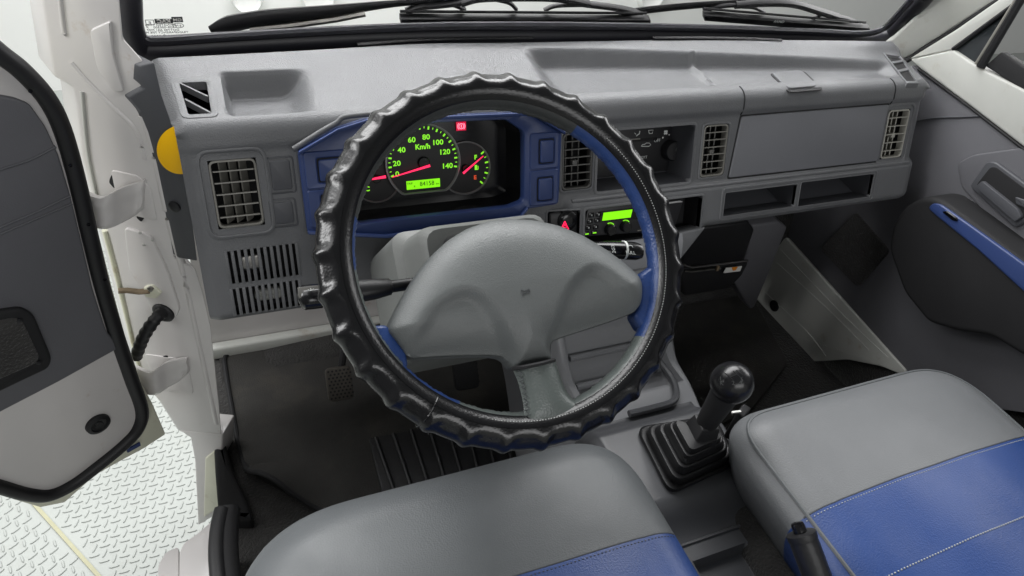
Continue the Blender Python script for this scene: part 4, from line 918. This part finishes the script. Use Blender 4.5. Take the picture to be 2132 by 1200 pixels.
mk('window_seal', prism([QX(x, y, .0) for x, y in ((2050, 138), (2084, 108), (2140, 146), (2220, 200), (2220, 244), (2132, 190))], -pdn * .02), 'black_matt', pd, bevel=.003)
mk('door_glass', prism([QX(x, y, -.012) for x, y in ((2052, 136), (2140, -40), (2240, -60), (2240, 220))], -pdn * .004), 'glass', pd, smooth=False)
mk('trim_panel', prism([QX(x, y, .0) for x, y in ((1900, 136), (2020, 222), (2132, 308), (2220, 372), (2220, 1040), (2132, 860), (1990, 840), (1900, 786), (1640, 492), (1660, 420), (1850, 180))], -pdn * .025), 'trim_dark' if 'trim_dark' in MATS else 'trim_grey', pd, bevel=.002)
mk('belt_groove', tube([QX(x, y, .002) for x, y in ((1912, 144), (2020, 224), (2132, 311), (2220, 376))], .0025, 6), 'black_matt', pd)
mk('trim_crease', tube(spline([QX(x, y, .001) for x, y in ((1850, 268), (1930, 248), (2000, 244), (2040, 242))], 5), .0022, 6), 'dash_dark', pd)
mk('handle_field', shell([QX(x, y, -.002) for x, y in round_poly([(1996, 340), (2030, 322), (2150, 305), (2240, 380), (2240, 660), (2132, 528), (2006, 390)], 14, 5)], pdn * .006, rnd=.003), 'trim_grey', pd)
mk('handle_surround', shell([QX(x, y, .004) for x, y in round_poly([(2024, 388), (2060, 336), (2078, 336), (2160, 396), (2180, 440), (2118, 474)], 8, 5)], pdn * .008, rnd=.003), 'dash_dark', pd)
mk('handle_well', shell([QX(x, y, .0095) for x, y in round_poly([(2034, 386), (2064, 348), (2076, 348), (2160, 410), (2172, 436), (2116, 462)], 6, 5)], pdn * .003, rnd=.001), 'black_matt', pd)
mk('door_lever', prism([QX(x, y, .020) for x, y in round_poly([(2030, 390), (2044, 377), (2118, 436), (2126, 452), (2112, 462)], 4, 4)], -pdn * .010), 'dash_dark', pd, bevel=.003)
mk('lock_slide', shell([QX(x, y, .012) for x, y in round_poly([(2116, 410), (2150, 420), (2150, 440), (2118, 424)], 3, 4)], pdn * .004, rnd=.0015), 'dash_dark', pd)
mk('speaker_pod', shell([QX(x, y, -.002) for x, y in round_poly([(1784, 440), (1856, 522), (1790, 600), (1710, 518)], 12, 6)], pdn * .008, rnd=.004), 'carpet', pd)
mk('lower_panel', shell([QX(x, y, -.004) for x, y in round_poly([(1640, 492), (1893, 772), (1884, 780), (1840, 762), (1770, 748), (1700, 752), (1650, 756), (1604, 724), (1574, 668), (1562, 622), (1566, 596)], 8, 4)], pdn * .008, rnd=.003), 'dull_white', pd)
for pts in ([(1592, 608), (1680, 690), (1720, 742)], [(1618, 548), (1720, 640), (1810, 730)], [(1625, 520), (1760, 660), (1850, 745)]):
    mk('panel_crease', tube(spline([QX(x, y, .0030) for x, y in pts], 4), .0020, 8), 'dull_white', pd)
mk('drain_plug', lathe([(.0150, 0), (.0145, .003), (.010, .0045), (.001, .003)], QX(1613, 637, .003), pdn, 24), 'rubber', pd)
ao = [(1848, 520), (1856, 470), (1880, 432), (1918, 410), (1950, 412), (2000, 446), (2140, 552), (2240, 630), (2240, 790), (2132, 744), (2060, 700), (1990, 690), (1930, 672), (1880, 610)]
mk('armrest', shell([onX(x, y, .905) + V(.066, 0, 0) for x, y in round_poly(ao, 14, 5)], (-.066, 0, 0), rnd=.010, n=5), 'black_matt', pd)
asx = [QX(x, y, .064) for x, y in ((1936, 434), (1946, 423), (1962, 425), (2040, 480), (2132, 546), (2240, 622), (2240, 694), (2132, 604), (2040, 520), (1950, 447))]
mk('armrest_strip', shell(round_poly(asx, .008, 4), V(-.007, -.0, .001), rnd=.003), 'bezel_blue', pd)
sp_ = mk('window_switch', shell(round_poly([QX(x, y, .0705) for x, y in ((1962, 442), (1974, 440), (1996, 456), (1994, 462), (1984, 460))], .004, 4), V(-.004, 0, .002), rnd=.002), 'black_gloss', pd)

# ================================================================== wipers
def wiper(arm, bar, frame, label):
    t = thing('wiper', GP(*arm[0], -.03), label, 'wiper', 'windscreen wipers'); W_ = lambda x, y, o=-.030: GP(x, y, o)
    n = len(arm); rr = np.interp(np.linspace(0, 1, 6 * (n - 1) + 1), np.linspace(0, 1, len(arm_r)), arm_r)
    mk('arm', tube(spline([W_(*p, -.040) for p in arm], 6), list(rr), 8, up=GN, flat=.6), 'black_plastic', t, sharp=60)
    mk('blade_rubber', prism([W_(bar[0][0], bar[0][1] - 6), W_(bar[1][0], bar[1][1] - 6), W_(bar[1][0], bar[1][1] + 6), W_(bar[0][0], bar[0][1] + 6)], GN * .012), 'rubber', t, bevel=.001)
    mk('blade_spine', tube([W_(bar[0][0] + 2, bar[0][1] - 9, -.028), W_(bar[1][0] - 4, bar[1][1] - 9, -.028)], .0022, 6), 'black_plastic', t)
    for pts, r in frame: mk('yoke', tube(spline([W_(*p, -.036) for p in pts], 5), r, 8, up=GN, flat=1.4), 'black_plastic', t)
    return t
arm_r = [.006, .014, .013, .010, .006, .005]
w1 = wiper([(438, 62), (480, 50), (560, 36), (700, 22), (820, 8), (990, -6)], [(831, 33), (1350, 37)],
           [([(845, 24), (875, 14), (910, 11), (965, 4), (1000, -6)], .0045), ([(905, 12), (940, 10), (968, 20)], .003), ([(960, 6), (1000, -4), (1080, -6), (1160, -4), (1225, 8)], .0055), ([(1028, -2), (1060, 6), (1075, 20)], .003), ([(1132, 22), (1160, 12), (1230, 10)], .003), ([(1180, 4), (1230, 10), (1290, 18), (1335, 28)], .0045)],
           'driver side wiper whose blade lies above the steering wheel')
mk('arm_spring', tube([GP(x, y, -.034) for x, y in ((520, 62), (600, 54), (700, 40), (760, 28))], .005, 8), 'steel', w1)
arm_r = [.007, .0075, .007, .006]
w2 = wiper([(1290, 30), (1340, 22), (1440, 12), (1560, 4)], [(1462, 27), (1806, 56)],
           [([(1465, 24), (1490, 14), (1530, 10), (1560, 12)], .004), ([(1545, 14), (1570, 16), (1592, 26)], .003), ([(1530, 10), (1590, 6), (1650, 8), (1700, 22), (1745, 36)], .0060), ([(1690, 40), (1715, 30), (1745, 36)], .003), ([(1735, 34), (1765, 40), (1788, 50)], .004)],
           'passenger side wiper above the dashboard tray')
text(w2, 'blade_print', 'RAINO', .008, GP(1622, 46, -.0178), unit(GP(1640, 47) - GP(1600, 45)), gy, 'white_print', lift=0)

# ================================================================== seats
def seat(name, label, x0, x1, y0, y1, zt, zb, rc, seam, rnd, parts):
    t = thing(name, ((x0 + x1) / 2, (y0 + y1) / 2, zb), label, 'seat')
    O = [V(p[0], p[1]) for p in round_poly([(x0, y0), (x1, y0), (x1, y1), (x0, y1)], [.03, .03, rc[1], rc[0]], 14)]; O = resample(O, 220); m = len(O); R = []
    nrm = []
    for i in range(m):
        d = O[(i + 1) % m] - O[i - 1]; d = d / np.linalg.norm(d); nrm.append(V(-d[1], d[0]))
    for k in range(4): R.append([V(*O[i], zb + (zt - rnd - zb) * k / 4) + V(*(nrm[i] * .048 * (1 - k / 4) ** 1.3), 0) for i in range(m)])
    for k in range(13):
        q = k / 12 * math.pi / 2; R.append([V(*(O[i] + nrm[i] * rnd * 1.25 * (1 - math.cos(q))), zt - rnd + rnd * math.sin(q)) for i in range(m)])
    base = R[-1]; cc = sum(base) / m; hx, hy = (x1 - x0) / 2 - rnd, (y1 - y0) / 2 - rnd
    def crown(p):
        a, b = (p[0] - cc[0]) / hx, (p[1] - cc[1]) / hy; e = max(0, 1 - a * a) * max(0, 1 - b * b)
        return V(p[0], p[1], zt + .014 * e + .0011 * e * (math.sin(p[0] * 47 + p[1] * 13) + .7 * math.sin(p[0] * 19 - p[1] * 53)))
    for k in range(1, 21):
        s = k / 20.2; R.append([crown(b + (cc - b) * s) for b in base])
    vf = loft(R)
    def cut(a, b):
        me = bpy.data.meshes.new('x'); me.from_pydata([tuple(p) for p in vf[0]], [], vf[1]); bm = bmesh.new(); bm.from_mesh(me)
        for yy, keep in ((a, 1), (b, -1)):
            if yy is not None: bmesh.ops.bisect_plane(bm, geom=bm.verts[:] + bm.edges[:] + bm.faces[:], plane_co=(0, yy, 0), plane_no=(0, -keep, 0), clear_outer=True)
        out = [V(*v.co) for v in bm.verts], [tuple(v.index for v in f.verts) for f in bm.faces]; bm.verts.index_update(); out = [V(*v.co) for v in bm.verts], [tuple(v.index for v in f.verts) for f in bm.faces]
        bm.free(); bpy.data.meshes.remove(me); return out
    for nm, a, b, mm in parts: mk(nm, cut(a, b), mm, t, sharp=70)
    tree = BVHTree.FromPolygons([Vector(p) for p in vf[0]], [list(f) for f in vf[1]])
    def prof(y, dz=.0006, n=160):                       # line across the cushion at one depth, lying on its surface
        P = []
        for k in range(n + 1):
            x = x0 + .012 + (x1 - x0 - .024) * k / n; h = tree.ray_cast(Vector((x, y, zt + .2)), Vector((0, 0, -1)))[0]
            if h is not None: P.append(V(x, y, h.z + dz))
        return P
    return t, prof, R
ds, dprof, dR = seat('vehicle_seat', 'driver seat cushion with grey vinyl front and blue panel, below the steering wheel', -.330, .186, -.66, -.022, .872, .72, (.15, .10), -.19, .048,
     (('grey_front', -.192, None, 'seat_grey'), ('blue_panel', None, -.192, 'seat_blue')))
ps, pprof, pR = seat('vehicle_seat', 'passenger seat cushion with brightened grey vinyl front and blue panel', .338, .808, -.66, -.052, .872, .72, (.075, .11), -.225, .044,
     (('grey_front', -.226, None, 'seat_grey_lit' if 'seat_grey_lit' in MATS else 'seat_grey'), ('blue_panel', None, -.226, 'seat_blue')))
mk('piping', tube([p for p in pR[4 + 6]], .0026, 6, loop=True), 'seat_grey', ps)
for t_, pf, y, m in ((ds, dprof, -.192, 'thread_dark'), (ps, pprof, -.226, 'thread_dark')):
    mk('seam', tube(pf(y, -.0003), .0011, 6), m, t_)
so = Obj()
for yy, lift, r in ((-.326, .0006, .0010), (-.231, .0004, .0006)):
    pl = pprof(yy, lift, 200)
    for k in range(0, len(pl) - 1, 2): so.add(tube([pl[k], pl[k] * .35 + pl[k + 1] * .65], r, 5))
mk('stitching', so, 'thread', ps, kind='stuff')
so = Obj(); pl = dprof(-.197, .0004, 200)
for k in range(0, len(pl) - 1, 2): so.add(tube([pl[k], pl[k] * .35 + pl[k + 1] * .65], .0006, 5))
mk('stitching', so, 'thread_dark', ds, kind='stuff')

# ================================================================== console, gear lever, parking brake
co = thing('centre_console', (.31, -.2, .5), 'grey plastic centre console between the seats', 'console')
def sheet(name, us_, ys_, fz, m, parent, skirt=.0):
    rg = [[V(u, y, fz(u, y)) for u in us_] for y in ys_]; return mk(name, loft(rg, False, False, closed=False), m, parent)
def rounded(u, a, b, r): return min(1.0, max(0.0, (u - a) / r)), min(1.0, max(0.0, (b - u) / r))
def front_z(u, y):
    c = .735 + .17 * float(sm(y, .13, .33)) + .012 * float(sm(y, .02, .10))
    s = min(u - .192, .452 - .12 * max(0, .2 - y) - u); e = float(sm(s, -.001, .030)); z = c * e + (1 - e) * (c - .20 * (1 - float(sm(s, -.03, .0)))) if s < .03 else c
    z = c - .03 * (1 - float(sm(s, 0, .02))) - .25 * (1 - float(sm(s, -.028, .004)))
    tr = float(sm(u, .222, .232)) * (1 - float(sm(u, .405, .415))) * float(sm(y, .095, .105)) * (1 - float(sm(y, .215, .235)))
    z -= .030 * tr
    return z
sheet('front_tray', np.linspace(.168, .48, 90), np.linspace(-.01, .34, 90), front_z, 'tray_grey', co)
for y, z in ((.145, .725), (.185, .755)):
    mk('tray_rib', tube([V(u, y, z + .004) for u in np.linspace(.232, .404, 10)], .006, 8), 'tray_grey', co)
mk('cup_ring', tube([V(.285 + .034 * math.cos(a), .122 + .024 * math.sin(a), .722) for a in np.linspace(0, 6.2832, 30)], .0022, 6), 'tray_grey', co)
fr_ = [onZ(x, y, .752) for x, y in ((1372, 752), (1400, 790), (1408, 820), (1398, 838), (1360, 850), (1310, 862))]
mk('tray_groove', tube(spline(fr_, 6), .006, 8), 'console_grey', co)
def rear_z(u, y):
    c = .742 - .022 * float(sm(-y, .10, .15)) - .03 * float(sm(-y, .2, .5)) + .018 * float(sm(y, -.16, -.10)) * (1 - float(sm(y, .02, .05)))
    a, b = .190 + .02 * float(sm(-y, .1, .4)), .418 - .03 * float(sm(-y, .0, .3))
    s = min(u - a, b - u)
    z = c - .018 * (1 - float(sm(s, .0, .022))) ** 2 - .24 * (1 - float(sm(s, -.03, .006)))
    tr = float(sm(u, .256, .263)) * (1 - float(sm(u, .346, .353))) * (1 - float(sm(y, -.190, -.182))) * float(sm(y, -.50, -.49))
    return z - .020 * tr
sheet('console_top', np.linspace(.16, .45, 100), np.linspace(-.62, .055, 220), rear_z, 'console_grey', co)
mk('step_line', tube([V(u, -.158, rear_z(u, -.158) + .001) for u in np.linspace(.215, .395, 16)], .0028, 6), 'console_grey', co)
gl = thing('gear_lever', (.325, -.03, .755), 'black gear lever with ball knob and stepped rubber boot', 'gear lever')
bc0 = sum([onZ(x, y, .757) for x, y in ((1322, 895), (1500, 868), (1540, 965), (1395, 1035))]) / 4
crn = [onZ(x, y, .757) for x, y in ((1322, 893), (1488, 872), (1536, 968), (1392, 1034))]
mk('boot_frame', shell([bc0 + (p - bc0) * 1.18 - V(0, 0, .012) for p in [V(*q, .757) for q in round_poly([c[:2] for c in crn], .03, 6)]], (0, 0, .014), rnd=.005), 'console_grey', gl)
btop = onZ(1456, 905, .835); rgs = []
sq = [V(q[0], q[1], .757) - bc0 for q in round_poly([c[:2] for c in crn], .022, 6)]
prof_ = []
for k in range(4):
    s = 1.0 - .155 * k; z = .020 * k
    prof_ += [(s, z), (s * 1.0, z + .009), (s * .975, z + .0125), (s * .92, z + .0135), (s * .872, z + .0125), (s * .86, z + .016)]
prof_ += [(.44, .082), (.43, .086), (.25, .0875), (.20, .088)]
for s, z in prof_:
    t = z / .088; c = bc0 + (btop - bc0) * t; rgs.append([V(c[0], c[1], .757 + z) + V(q[0] * s, q[1] * s, 0) for q in sq])
mk('rubber_boot', loft(rgs), 'rubber', gl, sharp=60)
kn = onZ(1524, 797, .945); l0 = V(btop[0], btop[1], .835); ld = unit(kn - l0)
a_, b_ = frame_of(ld)
def lsec(p, r, n=4, rot=0.78): return [p + r * (math.cos(q + rot) * a_ + math.sin(q + rot) * b_) for q in np.linspace(0, 6.2832, n, endpoint=False)]
lb_ = lambda t: l0 + (kn - l0) * t
mk('boot_neck', loft([lsec(lb_(-.1), .030), lsec(lb_(.10), .024), lsec(lb_(.26), .020)]), 'rubber', gl, bevel=.002)
mk('shaft_sleeve', tube([lb_(.20), lb_(.24), lb_(.5), lb_(.75), lb_(.95)], [.0125, .0150, .0170, .0190, .0200], 18), 'black_matt', gl)
mk('collar_ring', tube([lb_(.20), lb_(.235)], .0132, 16), 'chrome', gl)
KR = .0285
mk('knob', lathe([(KR * math.sin(q), -KR * math.cos(q)) for q in np.linspace(.12, math.pi - .02, 24)], kn, ld, 36), 'knob_black', gl)
to_cam = unit(CP - kn); kx = unit(np.cross(to_cam, V(0, 0, 1)) * -1); ky = np.cross(kx, to_cam) * -1
ky = unit(V(0, .6, .8) - to_cam * (V(0, .6, .8) @ to_cam)); kx = unit(np.cross(ky, to_cam))
def onk(a, b, s=1.004):
    d = unit(to_cam + kx * a + ky * b); return kn + d * KR * s
for pts in (((-.35, .55), (-.10, .30)), ((-.10, .30), (.05, .12)), ((-.05, .25), (.30, .42)), ((.10, .62), (.45, .20)), ((.30, .72), (.60, .36)), ((-.6, .35), (-.75, .10))):
    mk('shift_mark', tube([onk(pts[0][0] + (pts[1][0] - pts[0][0]) * t, pts[0][1] + (pts[1][1] - pts[0][1]) * t) for t in np.linspace(0, 1, 5)], .0005, 5), 'black_matt', gl)
for s, a, b in (('1', -.55, .22), ('R', -.5, -.02), ('2', .05, -.02), ('5', .48, .12), ('4', .40, .0)):
    p = onk(a, b); n = unit(p - kn); x = unit(np.cross(ky, n)); text(gl, 'shift_numeral', s, .0075, p, x, np.cross(n, x), 'grey_print')
hb = thing('parking_brake', onZ(1700, 1230, .80), 'black parking brake handle with push button beside the passenger seat', 'parking brake')
h0, h1_ = onZ(1735, 1290, .87), onZ(1668, 1112, .925); hd = unit(h1_ - h0); hh = lambda t: h0 + (h1_ - h0) * t
mk('grip', tube([hh(t) for t in (0, .3, .6, .85, .97, 1.0)], [.0150, .0155, .0158, .0160, .0155, .012], 18), 'brake_black', hb)
mk('grip_collar', tube([hh(.93), hh(.96), hh(1.01), hh(1.02)], [.0162, .0168, .0166, .0120], 18), 'black_plastic', hb)
mk('push_button', tube([hh(1.0), hh(1.10), hh(1.13), hh(1.14)], [.0075, .0075, .0066, .003], 16), 'black_gloss', hb)
sb_ = thing('seat_buckle', onZ(1545, 862, .80), 'small pale latch end showing between gear knob and passenger seat', 'latch')
mk('strap', obox(onZ(1535, 880, .80), (.012, .006, 0), (-.003, .006, 0), (0, 0, .03)), 'black_matt', sb_, bevel=.003)
mk('tongue', obox(onZ(1533, 858, .834), (.0075, -.001, 0), (.0003, .0015, 0), (0, 0, .0012)), 'sticker_white', sb_)

# ================================================================== footwell
fm = thing('floor_mat', (-.08, .38, .50), 'dusty dark carpet mat with a curled corner in the driver footwell', 'floor mat')
mo = [(466, 742), (690, 702), (1000, 640), (1180, 780), (1040, 1060), (720, 1085), (600, 1052), (556, 1030), (522, 1012), (497, 930), (474, 800)]
MO = resample([p for p in round_poly([onZ(x, y, .500)[:2] for x, y in mo], .02, 5)], 160); mc = sum(MO) / len(MO); cx_, cy_ = onZ(560, 1040, .5)[:2]
def mz(p, t):
    d = np.linalg.norm(p - V(cx_, cy_)); return .506 + .055 * float(sm(.11 - d, 0, .11)) * t ** 3 + .0015 * math.sin(p[0] * 40) * math.sin(p[1] * 33)
rg = [[V(*p, mz(p, 1) - .006) for p in MO]] + [[V(*(mc + (p - mc) * t), mz(mc + (p - mc) * t, t)) for p in MO] for t in (1.0, .985, .96, .92, .88, .84, .8, .7, .6, .5, .4, .3, .2, .1, .02)]
mk('mat_body', loft(rg), 'mat_carpet', fm, sharp=70)
bt = tube([V(*p, mz(p, 1) + .001) for p in MO], .0045, 8, loop=True); mk('mat_binding', bt, 'black_matt', fm)
rp_ = [onZ(x, y, .516) for x, y in ((768, 912), (1000, 868), (1085, 985), (1010, 1060), (810, 1090))]
mk('heel_pad', prism([p - V(0, 0, .006) for p in rp_], (0, 0, .006)), 'rubber', fm, bevel=.002)
for k in range(9):
    x = 782 + k * 37; a, b = onZ(x, 912 - k * 8, .518), onZ(x + 62 - k * 3, 1088 - k * 8, .518)
    mk('heel_rib', tube([a, b], .0040, 8), 'rubber', fm)
def pedal(label, x, y, z, hw, hh_, m):
    c = onZ(x, y, z); t = thing('pedal', c, label, 'pedal'); up = unit(V(.02, .62, .78)); n = unit(np.cross(V(1, 0, 0), up)); xx = unit(V(1, -.05, 0))
    pts = [c + xx * p[0] + up * p[1] for p in rrect(-hw, hw, -hh_, hh_, .010, 5)]
    mk('pedal_pad', shell(pts, n * .010, rnd=.003), m, t)
    ho = Obj()
    for j in range(9):
        for i in range(6):
            q = c + xx * ((i - 2.5 + .5 * (j % 2)) * hw * .31) + up * ((j - 4) * hh_ * .20) + n * .0102; ho.add(lathe([(.0021, 0), (.0021, .0004)], q, n, 6))
    mk('pad_holes', ho, 'black_matt', t, kind='stuff')
    mk('pedal_arm', tube([c - n * .004, c + V(.03, .06, .08), c + V(.03, .10, .30)], .007, 8), 'black_matt', t); return t
pedal('perforated clutch pedal left of the steering wheel rim', 706, 798, .575, .0235, .032, 'pedal_rubber')
pedal('brake pedal in shadow under the horn pad', 968, 778, .60, .024, .03, 'black_matt')
pm = mk('floor_mat', shell([onZ(x, y, .500) for x, y in round_poly([(1420, 640), (1560, 615), (1640, 760), (1560, 860), (1470, 900), (1390, 760)], 12)], (0, 0, .008), rnd=.003), 'mat_carpet')
tag(pm, 'dark carpet mat in the passenger footwell right of the gear knob', 'floor mat')
